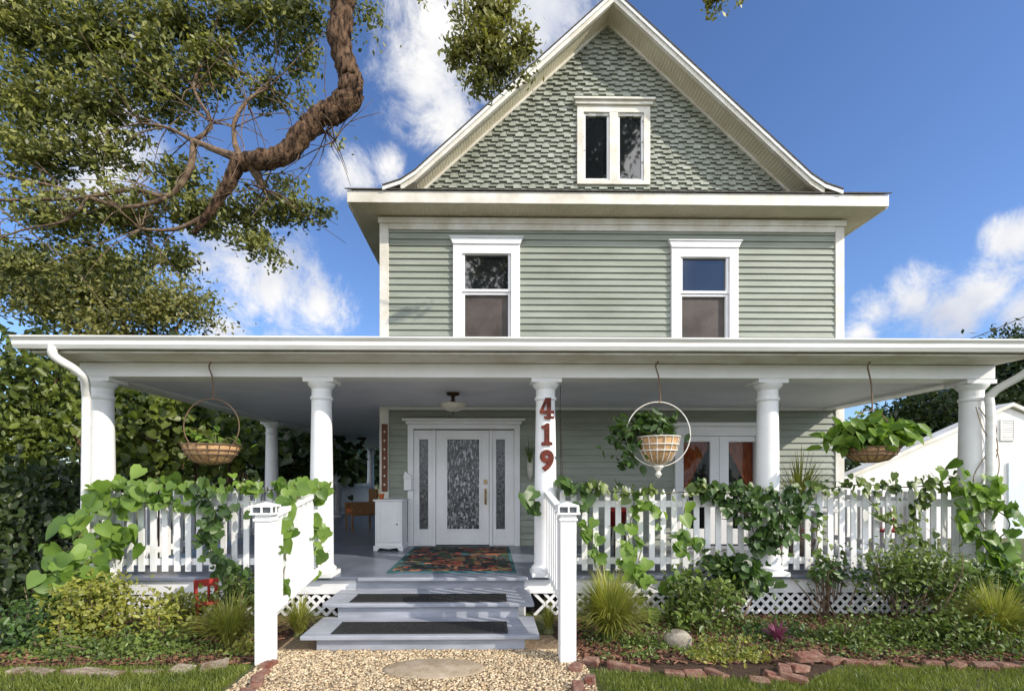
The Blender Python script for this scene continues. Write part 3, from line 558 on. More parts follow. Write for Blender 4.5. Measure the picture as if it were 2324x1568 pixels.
for nx,cx in ((X(604,4.47),COLX[1]),(X(1287,4.47),COLX[2])):
    y=4.47; m=MB(); a=.073; m.box(nx-a,nx+a,y-a,y+a,0,1.36); m.box(nx-a-.012,nx+a+.012,y-a-.012,y+a+.012,1.30,1.325)
    nw=m.build('newel_post',M['white'],house,bevel=.006)
    q=MB(); q.box(nx-.105,nx+.105,y-.105,y+.105,1.361,1.378); q.box(nx-.095,nx+.095,y-.095,y+.095,1.43,1.445)
    for sx in (-.09,0,.09):
        for sy in (-.09,0,.09):
            if sx or sy: q.box(nx+sx-.007,nx+sx+.007,y+sy-.007,y+sy+.007,1.378,1.43)
    q.add([(nx-.09,y-.09,1.446),(nx+.09,y-.09,1.446),(nx+.09,y+.09,1.446),(nx-.09,y+.09,1.446),(nx,y,1.475)],[(0,1,4),(1,2,4),(2,3,4),(3,0,4)])
    q.build('post_cap',M['white'],nw); MB().box(nx-.075,nx+.075,y-.075,y+.075,1.379,1.429).build('solar_light',M['solar'],nw)
    m=MB(); ya,yb=y+.075,FR-.14
    def zt(v): return 1.30+(1.48-1.30)*(v-ya)/(yb-ya)
    def zl(v): return .46+(.60-.46)*(v-ya)/(yb-ya)
    def xx(v): return nx+(cx-nx)*(v-y)/(FR-y)
    for i in range(9):
        v=ya+(i+.6)*(yb-ya)/9.2; m.box(xx(v)-.018,xx(v)+.018,v-.03,v+.03,zl(v)-.05,zt(v))
    r=m.build('stair_railing',M['white'],house)
    k=MB(); k.beam((xx(ya),ya,zt(ya)+.03),(xx(yb),yb,zt(yb)+.03),.08,.05); k.beam((xx(ya)+.03,ya,zl(ya)),(xx(yb)+.03,yb,zl(yb)),.035,.08); k.build('handrail',M['white'],r,bevel=.006)
def downspout(pts,w=.075):
    m=MB(); m.tube(spline(pts,5),w/1.6,8); return m.build('downspout',M['gutter'],house,smooth=True)
xl=X(125,5.42); downspout([(xl,5.40,3.14),(xl,5.42,3.03),(xl+.14,5.6,2.88),(X(195,5.75),5.75,2.72),(X(196,5.8),5.8,2.5),(X(194,5.8),5.8,1.5),(X(190,5.8),5.8,.1)])
xr=PX_R+.16; downspout([(xr+.02,5.40,3.14),(xr+.02,5.45,3.02),(xr-.0,5.6,2.9),(X(2244,5.86),5.84,2.7),(X(2244,5.86),5.84,2.4),(X(2244,5.86),5.84,.1)])

# ---------------- porch things
LX,LY=X(1028,7.2),7.2; cl=thing('ceiling_light','bronze ceiling light with a cream glass bowl above the front door','ceiling light',(LX,LY,2.6))
MB().lathe([(.01,-.35),(.015,-.33),(.03,-.19),(.05,-.17),(.025,-.15),(.03,-.09),(.09,-.075),(.10,-.045)],(LX,LY,2.955+.04),20).build('light_base',M['bronze'],cl,smooth=True)
zb=Z(935,LY); MB().lathe([(.02,0),(.10,.02),(.17,.06),(.205,.12),(.20,.122),(.16,.07),(.09,.03),(.01,.015)],(LX,LY,zb),28).build('glass_bowl',M['shade'],cl,smooth=True)
rx0,rx1=X(877,6.14),X(1172,6.14)
rg=thing('rug','dark floral rug with red and teal flowers in front of the door','rug',((rx0+rx1)/2,7.3,FLOOR))
MB().box(rx0+.05,rx1-.05,6.21,8.37,FLOOR+.001,FLOOR+.014).build('pile',M['rug'],rg,bevel=.004)
m=MB(); m.box(rx0,rx1,6.16,6.209,FLOOR+.001,FLOOR+.015); m.box(rx0,rx1,8.371,8.42,FLOOR+.001,FLOOR+.015); m.box(rx0,rx0+.049,6.209,8.371,FLOOR+.001,FLOOR+.015); m.box(rx1-.049,rx1,6.209,8.371,FLOOR+.001,FLOOR+.015); m.build('border',M['teal'],rg)
def stair_mat(x0,x1,y0,y1,z,lab):
    m=MB(); m.box(x0,x1,y0,y1,z+.001,z+.010)
    n=int((x1-x0)/.045)
    for i in range(n):
        xx=x0+.02+i*(x1-x0-.04)/n; m.beam((xx,y0+.02,z+.0125),(xx+.03,y1-.02,z+.0125),.012,.005)
    m.box(x0,x1,y0,y0+.014,z+.0105,z+.016); m.box(x0,x1,y1-.014,y1,z+.0105,z+.016)
    tag(m.build('stair_mat',M['rubber']),lab,'stair mat')
stair_mat(X(758,4.85),X(1152,4.85),4.76,5.12,.166,'black rubber mat on the lowest step')
stair_mat(X(798,5.4),X(1150,5.4),5.33,5.66,.331,'black rubber mat on the second step below the porch')
cx0,cx1=X(848,8.05),X(915,8.05); cb=thing('cabinet','small white wooden cabinet standing left of the front door','cabinet',((cx0+cx1)/2,8.25,FLOOR))
zt=Z(1133,8.05); MB().box(cx0+.02,cx1-.02,8.06,8.56,FLOOR+.08,zt-.03).build('body',M['white'],cb,bevel=.006)
MB().box(cx0-.01,cx1+.01,8.03,8.59,zt-.029,zt).build('top',M['white'],cb,bevel=.008)
MB().box(cx0+.05,cx1-.05,8.045,8.059,FLOOR+.14,zt-.07).build('door',M['white'],cb,bevel=.005)
m=MB(); frame4(m,cx0+.09,cx1-.09,FLOOR+.2,zt-.13,.02,8.036,8.044); m.build('door_moulding',M['white'],cb)
m=MB(); pl=[(cx0,FLOOR),(cx0+.06,FLOOR),(cx0+.1,FLOOR+.05),((cx0+cx1)/2,FLOOR+.03),(cx1-.1,FLOOR+.05),(cx1-.06,FLOOR),(cx1,FLOOR),(cx1,FLOOR+.085),(cx0,FLOOR+.085)]; m.prism(pl,8.035,8.06); m.box(cx0,cx0+.04,8.061,8.56,FLOOR,FLOOR+.079); m.box(cx1-.04,cx1,8.061,8.56,FLOOR,FLOOR+.079); m.build('plinth',M['white'],cb)
MB().lathe([(.004,0),(.014,.01),(.016,.02),(.004,.03)],(cx1-.1,8.03,(FLOOR+zt)/2),12).build('knob',M['brass'],cb,smooth=True)
pt=MB().lathe([(.03,0),(.045,.05),(.05,.09),(.042,.09),(.03,.04),(.01,.03)],(X(866,8.2),8.2,zt+.001),16).build('clay_pot',M['orange'],smooth=True); tag(pt,'tiny orange pot on top of the white cabinet','pot')
mbx=thing('mailbox','white wall mailbox beside the front door surround','mailbox',(X(929,8.58),8.58,Z(1115,8.58)))
m=MB(); a,b,c_,d=X(918,8.58),X(936,8.58),Z(1112,8.58),Z(1085,8.58); m.box(a,b,8.50,8.60,c_,d); m.build('body',M['white'],mbx,bevel=.01); MB().prism([(a-.01,d+.001),(b+.01,d+.001),(b-.02,d+.05),(a+.02,d+.12)],8.49,8.60).build('lid',M['white'],mbx)
sx=X(872,8.55); sg=thing('wooden_sign','tall narrow brown wooden board fixed to the porch corner','sign',(sx,8.55,Z(1115,8.55)))
MB().box(sx-.05,sx+.05,8.57,8.60,Z(1115,8.55),Z(962,8.55)).build('board',M['wood'],sg,bevel=.004)
z=Z(1108,8.55)
for k in range(7): MB().box(sx-.012,sx+.012,8.562,8.569,z+.05+k*.155,z+.085+k*.155).build('painted_mark',M['trim'],sg)
wcx=X(1272,6.6); wc=tag(MB().tube([(wcx,6.6,2.95),(wcx-.005,6.6,2.5),(wcx+.01,6.6,1.55)],.004).tube([(wcx+.002,6.6,2.5),(wcx+.035,6.6,1.6)],.003).build('hanging_chain',M['bronze']),'thin dark chain hanging from the porch ceiling beside the numbered column','chain')
wp=thing('wall_planter','slim glass holder of green grassy leaves on the wall right of the door','wall planter',(X(1203,8.5),8.5,Z(1085,8.5)))
MB().lathe([(.01,0),(.05,.1),(.055,.3),(.03,.42)],(X(1203,8.55),8.55,Z(1088,8.55)),14).build('holder',M['shade'],wp,smooth=True)
def arcs(c,n,h,sp,w,z0=0,droop=1.0,seg=5):
    a=rng.uniform(0,2*math.pi,n); hh=h*rng.uniform(.55,1.1,n); ss=sp*rng.uniform(.2,1.1,n); V=[]
    bx,by=np.cos(a),np.sin(a); px_,py_=-by*w,bx*w
    r0=rng.uniform(0,.06,n)*sp*2
    for i in range(seg+1):
        t=i/seg; wd=(1-t**2*.95); x=c[0]+bx*(r0+ss*t**1.4); y=c[1]+by*(r0+ss*t**1.4); z=c[2]+hh*(1.55*t-.75*droop*t*t*(ss/sp+.2))
        V.append(np.stack([x+px_*wd,y+py_*wd,z],1)); V.append(np.stack([x-px_*wd,y-py_*wd,z],1))
    V=np.stack(V,1); Q=np.array([(2*i,2*i+1,2*i+3,2*i+2) for i in range(seg)]); k=2*(seg+1)
    return V.reshape(-1,3),(Q[None]+np.arange(n)[:,None,None]*k).reshape(-1,4)
v,q=arcs((X(1203,8.5),8.5,Z(1050,8.5)),30,.42,.22,.008); npmesh('leaves',v,q,M['shrubg'],wp)
def basket(px,Y,pyrim,rpx,dpx,hoop_py,lab,ring=0,mt=None,zhook=None,tip=0):
    x=X(px,Y); z=Z(pyrim,Y,px); r=rpx*Y/F; d=dpx*Y/F; zt=Z(hoop_py,Y,px); t=thing('hanging_basket',lab,'hanging basket',(x,Y,z-d),'hanging baskets along the porch')
    m=MB(); pf=[(.25*r,-d),(.6*r,-.86*d),(.85*r,-.5*d),(r,0),(.96*r,0),(.8*r,-.4*d),(.2*r,-.8*d)]
    m.lathe(pf,(x,Y,z),28); m.build('bowl',M['wicker'],t,smooth=True)
    mt=mt or M['wire']; k=MB()
    for i in range(16):
        g=2*math.pi*i/16; k.tube([(x+math.cos(g)*q_*1.03,Y+math.sin(g)*q_*1.03,z+zz) for q_,zz in pf[:4]],.005,5)
    for zz,q_ in ((0,r*1.04),(-.28*d,.97*r),(-.5*d,.90*r)): k.tube(ring_pts((x,Y,z+zz),q_,0,2*math.pi,28,'xy'),.007,5,cap=False)
    if tip: k.lathe([(.01,-d-.16),(.04,-d-.12),(.02,-d-.08),(.06,-d-.03),(.05,-d)],(x,Y,z),12)
    k.build('wire_frame',mt,t)
    h=MB(); hh=(zt-z)
    if ring: R_=ring; cz=zt-R_; h.tube(ring_pts((x,Y,cz),R_,0,2*math.pi,40,'xz'),.0065,6,cap=False)
    else: h.tube(ring_pts((x,Y,z),r*1.03,0,math.pi,24,'xz',hh),.007,6)
    h.build('hoop',mt,t)
    zh=zhook; h=MB(); h.tube(spline([(x,Y,zh),(x-.03,Y,zh-.06),(x+.01,Y,(zh+zt)/2+.03),(x+.025,Y,zt+.03),(x,Y,zt-.01)],5),.009,6); h.build('hook',M['wire'],t)
    return x,z,r
def potplant(x,Y,z,r,n,size,mat,lab,spr=(1.2,.9,.45),up=.15,tpl=T_OVAL,extra=None,down=.1,jit=.6):
    t=thing('basket_plant',lab,'plant',(x,Y,z),'plants in the hanging baskets')
    e=[(x,Y,z+up,r*spr[0],r*spr[1],r*spr[2])]
    if extra: e+=extra
    pts=cloudpts(e,n,cl=6,cs=.07,shell=.2); leaves('foliage',pts,size,mat,tpl,bias=(.2,-.5,.7),jit=jit,parent=t,down=down)
    s=MB()
    for k in range(14):
        p=pts[rng.integers(len(pts))]; s.tube(spline([(x,Y,z-.03),((x+p[0])/2,(Y+p[1])/2,max(z+.1,(z+p[2])/2+.08)),tuple(p)],3),.005,5)
    s.build('stem',M['stem'],t)
bx,bz,br_=basket(480,5.85,1010,58,44,905,'tan wicker hanging basket with a round wire hoop at the far left of the porch',ring=.33,zhook=3.08); potplant(bx,5.95,bz,br_,40,.12,M['vine'],'sparse leafy plant in the leftmost hanging basket',spr=(1.3,.6,.3),up=.08,extra=[(bx-.25,6.0,bz+.15,.22,.15,.1)])
bx,bz,br_=basket(1494,5.75,992,46,62,912,'white ringed hanging basket right of the numbered column',ring=.385,mt=M['trim'],zhook=3.08,tip=1); potplant(bx-.12,5.8,bz,br_,330,.125,M['dkvine'],'dark leafy plant spilling from the white ringed basket',spr=(1.7,.9,.85),up=.14,extra=[(bx-.36,5.75,bz-.02,.19,.13,.30),(bx-.3,5.75,bz-.35,.08,.07,.2)])
bx,bz,br_=basket(1975,5.75,1016,54,34,930,'low brown hanging basket at the right end of the porch',zhook=3.08); potplant(bx,5.75,bz,br_,260,.22,M['vine'],'broad leaved plant filling the rightmost hanging basket',spr=(1.75,1,.62),up=.14,down=0.4,jit=.55)
def chair(name,label,x,y,mat,cmat,rz,w=.6,seat=.42,back=.95,arms=True,group=None,z=FLOOR,leg=.02):
    t=thing(name,label,'chair',(x,y,z),group); R=Matrix.Translation((x,y,z))@Matrix.Rotation(rz,4,'Z')
    def B(nm,bx_,mt):
        mb=MB()
        for b_ in bx_: mb.box(*b_)
        mb.v=[tuple(R@Vector(p)) for p in mb.v]; mb.build(nm,mt,t,bevel=min(.01,leg*.4))
    h=w/2
    B('seat',[(-h,h,-h,h,seat-.06 if arms else seat-.03,seat)],mat)
    B('backrest',[(-h,h,h-.05,h,seat+.001,back)] if arms else [(-h,-h+.04,h-.03,h,seat,back),(h-.04,h,h-.03,h,seat,back),(-h+.04,h-.04,h-.03,h,back-.08,back)]+[(-h+.04+k*.09,-h+.07+k*.09,h-.025,h-.005,seat,back-.08) for k in range(1,int((w-.1)/.09)+1)],mat)
    for sx_ in (-1,1):
        for sy_ in (-1,1): 
            xa=sx_*(h-.025); ya=sy_*(h-.025); B('leg',[(xa-leg,xa+leg,ya-leg,ya+leg,0.002,seat-.061 if arms else seat-.031)],mat)
        if arms: B('armrest',[(sx_*h-.035,sx_*h+.035,-h,h-.051,seat+.17,seat+.22),(sx_*h-.02,sx_*h+.02,-h,h-.051,seat+.001,seat+.169)],mat)
    if cmat: B('cushion',[(-h+.04,h-.04,-h+.02,h-.08,seat+.002,seat+.09)],cmat)
chair('wicker_chair','wicker armchair with an orange cushion on the side porch',X(815,11),11.2,M['wickerchair'],M['orange'],math.radians(-60))
chair('patio_chair','red metal chair behind the railing near the white double doors',X(1660,7.4)+.9,7.5,M['red'],None,math.radians(30),w=.45,back=.9,arms=False)
chair('patio_chair','red metal chair at the right end of the porch',X(2040,7.2),7.3,M['red'],None,math.radians(-40),w=.45,back=.9,arms=False)
chair('garden_chair','small red metal chair standing in the left flower bed',X(458,5.3),5.4,M['red'],None,math.radians(35),w=.24,seat=.34,back=.56,arms=False,z=0,leg=.012)
tx=X(1850,7.3); tb=thing('patio_table','round white metal table between the red porch chairs','table',(tx,7.3,FLOOR))
MB().lathe([(.35,.70),(.36,.71),(.36,.73),(.01,.732)],(tx,7.3,FLOOR),28).build('tabletop',M['white'],tb); MB().lathe([(.2,.002),(.18,.03),(.03,.06),(.025,.699)],(tx,7.3,FLOOR),16).build('leg',M['white'],tb)
rp=MB().lathe([(.12,0),(.17,.22),(.19,.22),(.19,.27),(.17,.27),(.15,.2),(.02,.18)],(X(1400,7.6),7.6,.95),24).build('planter',M['red'],smooth=True); tag(rp,'red round planter on a stand behind the railing below the white basket','planter')
ps=MB(); 
for g in (0,2.1,4.2): ps.tube([(X(1400,7.6)+.16*math.cos(g),7.6+.16*math.sin(g),FLOOR+.002),(X(1400,7.6)+.1*math.cos(g),7.6+.1*math.sin(g),.945)],.012)
ps.lathe([(.12,.93),(.13,.935),(.13,.945),(.01,.948)],(X(1400,7.6),7.6,0),20); tag(ps.build('plant_stand',M['bronze']),'dark three legged stand under the red planter','plant stand')

# ---------------- vines
def vine(label,paths,n,size,mat,spread=.10,stem=True,jit=.35,tpl=T_HEART,down=1.2):
    t=thing('climbing_vine',label,'vine',P(*paths[0][0])); pts=[]; s=MB(); LS=[]
    for p in paths:
        w_=[Vector(P(*a)) for a in p]; sp=spline(w_,8) if len(w_)>1 else w_; LS.append(sp)
    ln=[sum((s_[i+1]-s_[i]).length for i in range(len(s_)-1))+.15 for s_ in LS]
    for sp,l in zip(LS,ln):
        k=max(3,int(n*l/sum(ln)))
        for _ in range(k):
            b=sp[random.randrange(len(sp))]; pts.append((b.x+random.gauss(0,spread),b.y-abs(random.gauss(0,.06))-.02,b.z+random.gauss(0,spread*.8)))
        if len(sp)>1: s.tube([v+Vector((random.gauss(0,.01),random.gauss(0,.01),0)) for v in sp],.007,5)
    leaves('foliage',pts,size,mat,tpl,bias=(.3,-1,.5),jit=jit,down=down,parent=t,sj=.45)
    for k in range(min(n,60)):
        p=pts[random.randrange(len(pts))]; s.tube([(p[0],p[1]+.01,p[2]),(p[0]+random.gauss(0,.05),p[1]+.06,p[2]+random.uniform(.03,.1))],.003,4)
    s.build('stem',M['stem'],t)
Y=5.92
vine('large heart leaved vine covering the left corner column foot',[[(250,1105,Y),(190,1200,5.6),(150,1290,5.4),(140,1370,5.4)],[(230,1180,Y),(200,1290,5.6),(220,1340,5.5)],[(300,1110,Y),(285,1200,Y),(270,1280,Y)]],125,.16,M['vine'],.12,jit=.45)
vine('bright vine trailing along the top of the left railing',[[(262,1112,Y),(420,1105,Y),(560,1112,Y),(690,1108,Y)],[(330,1130,Y),(420,1150,Y)]],150,.10,M['vine'],.055,jit=.45)
vine('vine hanging down the middle of the left railing',[[(470,1110,Y),(480,1180,Y),(500,1260,Y),(560,1300,Y)],[(520,1160,Y),(470,1230,Y),(540,1340,5.8)]],115,.10,M['dkvine'],.07,jit=.45)
vine('vine climbing the second column and left stair railing',[[(735,1100,5.8),(715,1150,5.8),(728,1230,5.8),(715,1300,5.8)],[(700,1100,5.6),(655,1160,5.0),(650,1250,4.9),(640,1350,4.9)]],70,.13,M['vine'],.045)
vine('few large leaves at the foot of the numbered column',[[(1203,1120,5.8),(1208,1165,5.8)]],6,.17,M['dkvine'],.03)
vine('leaf cluster on the railing just right of the numbered column',[[(1275,1105,Y),(1325,1115,Y),(1320,1170,Y)]],18,.14,M['dkvine'],.05)
vine('heart leaved vine hanging in strands on the right railing near the stairs',[[(1440,1120,Y),(1430,1200,Y),(1410,1290,5.8),(1395,1350,5.7)],[(1440,1130,Y),(1500,1180,Y)],[(1560,1130,Y),(1550,1200,Y),(1540,1240,5.9)],[(1455,1230,Y),(1450,1320,5.7),(1480,1400,5.6)],[(1540,1250,5.8),(1590,1240,Y)],[(1330,1190,Y),(1345,1260,Y),(1380,1350,5.7)],[(1400,1290,5.75),(1500,1340,5.65),(1530,1310,5.7)]],105,.13,M['vine'],.055,jit=.42)
vine('thin vine running along the railing top under the white basket',[[(1340,1112,Y),(1480,1120,Y),(1620,1110,Y)]],55,.09,M['shrubg'],.045)
vine('dense dark ivy mound hanging over the middle of the right railing',[[(1600,1120,Y),(1700,1120,5.88),(1820,1135,Y)],[(1640,1130,Y),(1700,1180,5.85),(1720,1240,5.85)],[(1700,1130,5.85),(1740,1210,5.8),(1780,1215,5.85),(1730,1250,5.85)],[(1650,1160,5.85),(1760,1170,5.8),(1820,1170,5.85)]],430,.085,M['dkvine'],.085,jit=.5)
vine('pale leafy creeper topping the railing at the right end',[[(1830,1115,Y),(1950,1100,Y),(2060,1105,Y),(2160,1095,Y)],[(1960,1110,Y),(2010,1180,Y),(2050,1200,Y),(2040,1280,Y)],[(2090,1110,Y),(2070,1180,Y),(2100,1260,Y)],[(1850,1190,Y),(1860,1260,Y),(1840,1300,Y)]],230,.08,M['shrubg'],.065)
vine('large leaved vine wrapping the right corner column',[[(2150,1060,Y),(2170,1110,5.85),(2240,1120,5.8)],[(2240,1120,5.8),(2180,1200,5.8),(2270,1250,5.7),(2250,1330,5.6)],[(2180,1130,5.8),(2290,1180,5.7),(2230,1270,5.7),(2290,1320,5.6)]],140,.135,M['vine'],.09,jit=.45)
m=MB()
for s_ in range(3):
    m.tube(spline([(PX_R+.15*math.sin(k*1.3+s_),FR-.16-.02*s_,.6+k*.28) for k in range(8)],4),.006,5)
tag(m.build('bare_vine',M['twig']),'thin bare vine stems twisting up the right corner column','vine')

# ---------------- bed plants
def shrub(label,ells,n,size,mat,name='shrub',cs=.07,cl=14,tpl=T_OVAL,jit=.6,shell=.35,sprigs=12):
    b=ells[0]; t=thing(name,label,'shrub',(b[0],b[1],0)); pts=cloudpts(ells,n,cl,cs,shell); pts[:,2]=np.maximum(pts[:,2],.03)
    s=MB(); ex=[]
    for k in range(sprigs):   # loose sprigs rising out of the mass
        p=pts[rng.integers(len(pts))]; tp=np.array([p[0]+rng.normal()*.08,p[1]-abs(rng.normal())*.04,p[2]+rng.uniform(.06,.2)]); s.tube([(b[0]*.3+p[0]*.7,b[1]*.3+p[1]*.7,p[2]*.4),tuple(p),tuple(tp)],[.008,.006,.003],5)
        ex.append(p+(tp-p)*rng.uniform(0,1,(8,1))+rng.normal(size=(8,3))*.018)
    pts=np.concatenate([pts]+ex); pts[:,1]=np.minimum(pts[:,1],5.93); leaves('foliage',pts,size,mat,tpl,jit=jit,parent=t,down=0,sj=.45)
    for k in range(8):
        p=pts[rng.integers(len(pts))]; s.tube([(b[0]+random.gauss(0,.05),b[1]+random.gauss(0,.05),0),tuple((np.array(p)+np.array([b[0],b[1],0]))/2),tuple(p)],[.012,.009,.005],5)
    s.build('stem',M['branch'],t)
def grass_clump(label,px,Y,n,h,sp,mat,w=.006):
    t=thing('grass_clump',label,'ornamental grass',(X(px,Y),Y,0)); v,q=arcs((X(px,Y),Y,.01),n,h,sp,w,droop=1.1); npmesh('leaves',v,q,mat,t)
    MB().lathe([(.07,0),(.05,.05),(.01,.06)],(X(px,Y),Y,.004),10).build('crown_base',M['stem'],t)
shrub('yellow green rounded shrub at the left corner of the porch',[E(215,1380,5.3,75,80,.3),E(150,1430,5.1,50,45,.2)],2400,.055,M['shrubl'],cs=.09)
shrub('small light green shrub below the left lattice',[E(400,1395,5.2,75,50,.25)],1200,.055,M['shrubl'],cs=.09)
shrub('low green shrub left of the left newel post',[E(330,1470,4.8,110,30,.2),E(180,1480,4.8,90,24,.15)],1600,.045,M['shrubg'],cs=.09)
shrub('dark leafy shrub beside the left hand railing foot',[E(530,1350,5.6,45,45,.15)],380,.08,M['shrubg'],cs=.1)
shrub('sprawling dark plant at the far left of the left flower bed',[E(50,1440,5.0,80,40,.25),E(90,1400,5.2,50,40,.2)],1500,.06,M['dkvine'],cs=.1)
grass_clump('green grass clump just left of the left newel post',520,4.9,600,.46,.46,M['grass'])
grass_clump('grass clump between the left newel post and the steps',680,5.2,340,.40,.30,M['grass'])
grass_clump('big yellow fountain grass right of the right newel post',1385,5.05,1300,.62,.54,M['grass'],.007)
grass_clump('small grass tuft against the right side of the steps',1245,5.3,160,.30,.16,M['grass'])
grass_clump('tall arching grass at the right edge of the bed',2260,4.9,900,.54,.55,M['grass'])
shrub('loose green shrub growing right of the fountain grass',[E(1600,1350,5.5,80,72,.2),E(1560,1390,5.4,50,50,.2)],1200,.075,M['shrubg'],cs=.12)
shrub('dark leafy shrub in front of the middle lattice',[E(1670,1305,5.75,45,38,.12)],260,.10,M['dkvine'],tpl=T_HEART,cs=.1)
shrub('thin dark plant below the ivy mound and fourth column',[E(1880,1310,5.75,60,30,.12)],180,.075,M['dkvine'],tpl=T_OVAL,cs=.1)
shrub('tall feathery shrub in front of the right end railing',[E(2050,1300,5.5,90,70,.25),E(2150,1320,5.5,80,70,.25)],3000,.055,M['shrubg'],cs=.12,sprigs=26)
shrub('dense spreading shrub along the right bed edge',[E(2090,1440,5.0,140,34,.3),E(2210,1440,4.8,130,48,.3)],3600,.045,M['shrubg'],cs=.1,sprigs=22)
shrub('low groundcover plant beside the rock',[E(1650,1500,4.6,95,24,.2)],1300,.04,M['shrubl'])
shrub('low green mound in front of the brick pile',[E(1920,1450,4.9,50,26,.2)],800,.045,M['shrubg'],cs=.09)
shrub('dark shrub below the right corner column',[E(2260,1340,5.6,80,60,.2)],1300,.07,M['dkvine'],cs=.1)
shrub('small bright herb between the fountain grass and the rock',[E(1470,1470,4.9,45,20,.15)],480,.045,M['shrubg'])
shrub('low leafy plant around the bromeliad',[E(1760,1440,5.2,70,20,.15)],550,.05,M['dkvine'])
shrub('small plant at the outer foot of the left newel post',[E(560,1470,4.75,30,16,.1)],260,.045,M['shrubl'],sprigs=4)
def gcover(x0,x1,y0,y1,n,label,size=.035):
    k=n//9; cx=rng.uniform(x0,x1,(k,1)); cy=rng.uniform(y0,y1,(k,1)); s=rng.uniform(.03,.10,(k,1))
    px=cx+rng.normal(size=(k,9))*s; py=cy+rng.normal(size=(k,9))*s; pz=.02+np.abs(rng.normal(size=(k,9)))*.03
    o=leaves('ground_cover',np.stack([px,py,pz],-1).reshape(-1,3),size,M['shrubg'],T_OVAL,bias=(.1,-.3,1),jit=.5,down=0); tag(o,label,'ground cover',kind='stuff')
gcover(-5.4,-2.4,4.45,5.7,3600,'low weeds scattered over the mulch of the left bed')
gcover(1.0,6.2,4.45,5.8,6300,'low weeds scattered over the mulch of the right bed')
pl=thing('bromeliad','magenta leaved bromeliad in the right bed','plant',(X(1765,4.9),4.9,0)); v,q=arcs((X(1765,4.9),4.9,.02),50,.20,.18,.013); npmesh('leaves',v,q,M['purple'],pl)
pa=thing('potted_palm','small palm with thin arching fronds behind the right railing','palm',(X(1815,7.0),7.0,FLOOR)); v,q=arcs((X(1815,7.0),7.0,1.15),130,.80,.55,.012); npmesh('leaves',v,q,M['grass'],pa)
MB().lathe([(.14,0),(.2,.3),(.21,.32),(.18,.32),(.05,.3)],(X(1815,7.0),7.0,FLOOR+.002),20).build('pot',M['stone'],pa,smooth=True); MB().tube([(X(1815,7.0),7.0,.8),(X(1815,7.0),7.0,1.2)],.03).build('stem',M['twig'],pa)
def rock(name,px,Y,rx,ry,rz,lab,mat=None,z=0,seed=1):
    import bmesh
    bm=bmesh.new(); bmesh.ops.create_icosphere(bm,subdivisions=3,radius=1); r=random.Random(seed); ph=[r.uniform(0,6) for _ in range(6)]
    for v in bm.verts:
        k=1+.10*math.sin(3*v.co.x+ph[0])+.08*math.sin(4*v.co.y+ph[1])+.08*math.sin(5*v.co.z+ph[2]); v.co=Vector((v.co.x*rx*k,v.co.y*ry*k,v.co.z*rz*k))
    me=bpy.data.meshes.new(name); bm.to_mesh(me); bm.free(); me.materials.append(mat or M['rock']); me.polygons.foreach_set('use_smooth',[True]*len(me.polygons)); o=bpy.data.objects.new(name,me); C.objects.link(o); o.location=(X(px,Y),Y,z+rz*.55); return tag(o,lab,'rock')
rock('rock',1537,4.85,.16,.12,.10,'rounded grey boulder lying in the mulch of the right bed')
def edging(pts,mat,label,group,l=.2,w=.095,h=.06,gap=.012,tilt=.1,name='edging_brick'):
    pp=[Vector((X(a,b),b,0)) for a,b in pts]; path=spline(pp,10)
    m=MB().box(-l/2,l/2,-w/2,w/2,0,h)
    m.v=[(a+random.uniform(-.01,.01),b+random.uniform(-.008,.008),c+random.uniform(-.006,.004)) for a,b,c in m.v]
    base=m.build(name,mat,bevel=.009); tag(base,label,'brick',group)
    pos=[]; d=0
    for i in range(len(path)-1):
        seg=path[i+1]-path[i]; L_=seg.length
        while d<L_:
            pos.append((path[i]+seg*(d/L_),math.atan2(seg.y,seg.x))); d+=l+gap
        d-=L_
    for i,(p,a) in enumerate(pos):
        o=base if i==0 else base.copy()
        if i: C.objects.link(o)
        o.location=(p.x+random.gauss(0,.025),p.y+random.gauss(0,.028),-.03+random.uniform(0,.028)); o.rotation_euler=(random.gauss(0,tilt),random.gauss(0,tilt),a+random.gauss(0,.28)); s=random.uniform(.6,1.06); o.scale=(s,random.uniform(.75,1.2),1)
edging([(1345,4.36),(1480,4.22),(1640,4.10),(1760,4.02)],M['brick'],'weathered brick in the curved edging between lawn and bed right of the path','bricks edging the right bed beside the path')
edging([(1885,4.42),(2050,4.32),(2200,4.26),(2330,4.24)],M['brick'],'weathered brick in the straight edging at the far right lawn edge','bricks edging the far right bed')
edging([(40,4.26),(200,4.22),(380,4.26),(540,4.42)],M['stone'],'pale edging stone in the curved row along the left flower bed','pale stones edging the left bed',l=.22,w=.12,h=.05,name='edging_stone')
edging([(583,3.2),(585,3.9),(606,4.4)],M['brick'],'red brick lining the left side of the gravel path','bricks lining the left of the gravel path')
edging([(1335,3.2),(1325,3.9),(1305,4.4)],M['brick'],'red brick lining the right side of the gravel path','bricks lining the right of the gravel path')
labs=['lowest brick of the loose pile at the bend of the right edging','flat brick leaning at the left of the loose pile','top brick of the loose pile right of the edging bend','tilted brick at the back of the loose pile','stray brick in front of the loose pile']
for i,(px,Y_,z,a) in enumerate([(1810,4.2,0,.4),(1780,4.1,.02,1.1),(1830,4.28,.07,.1),(1850,4.45,.02,1.3),(1800,3.98,0,2.6)]):
    o=MB().box(-.1,.1,-.048,.048,0,.06).build('loose_brick',M['brick'],bevel=.006); o.location=(X(px,Y_),Y_,z+.005); o.rotation_euler=(random.gauss(0,.15),random.gauss(0,.12),a); tag(o,labs[i],'brick')

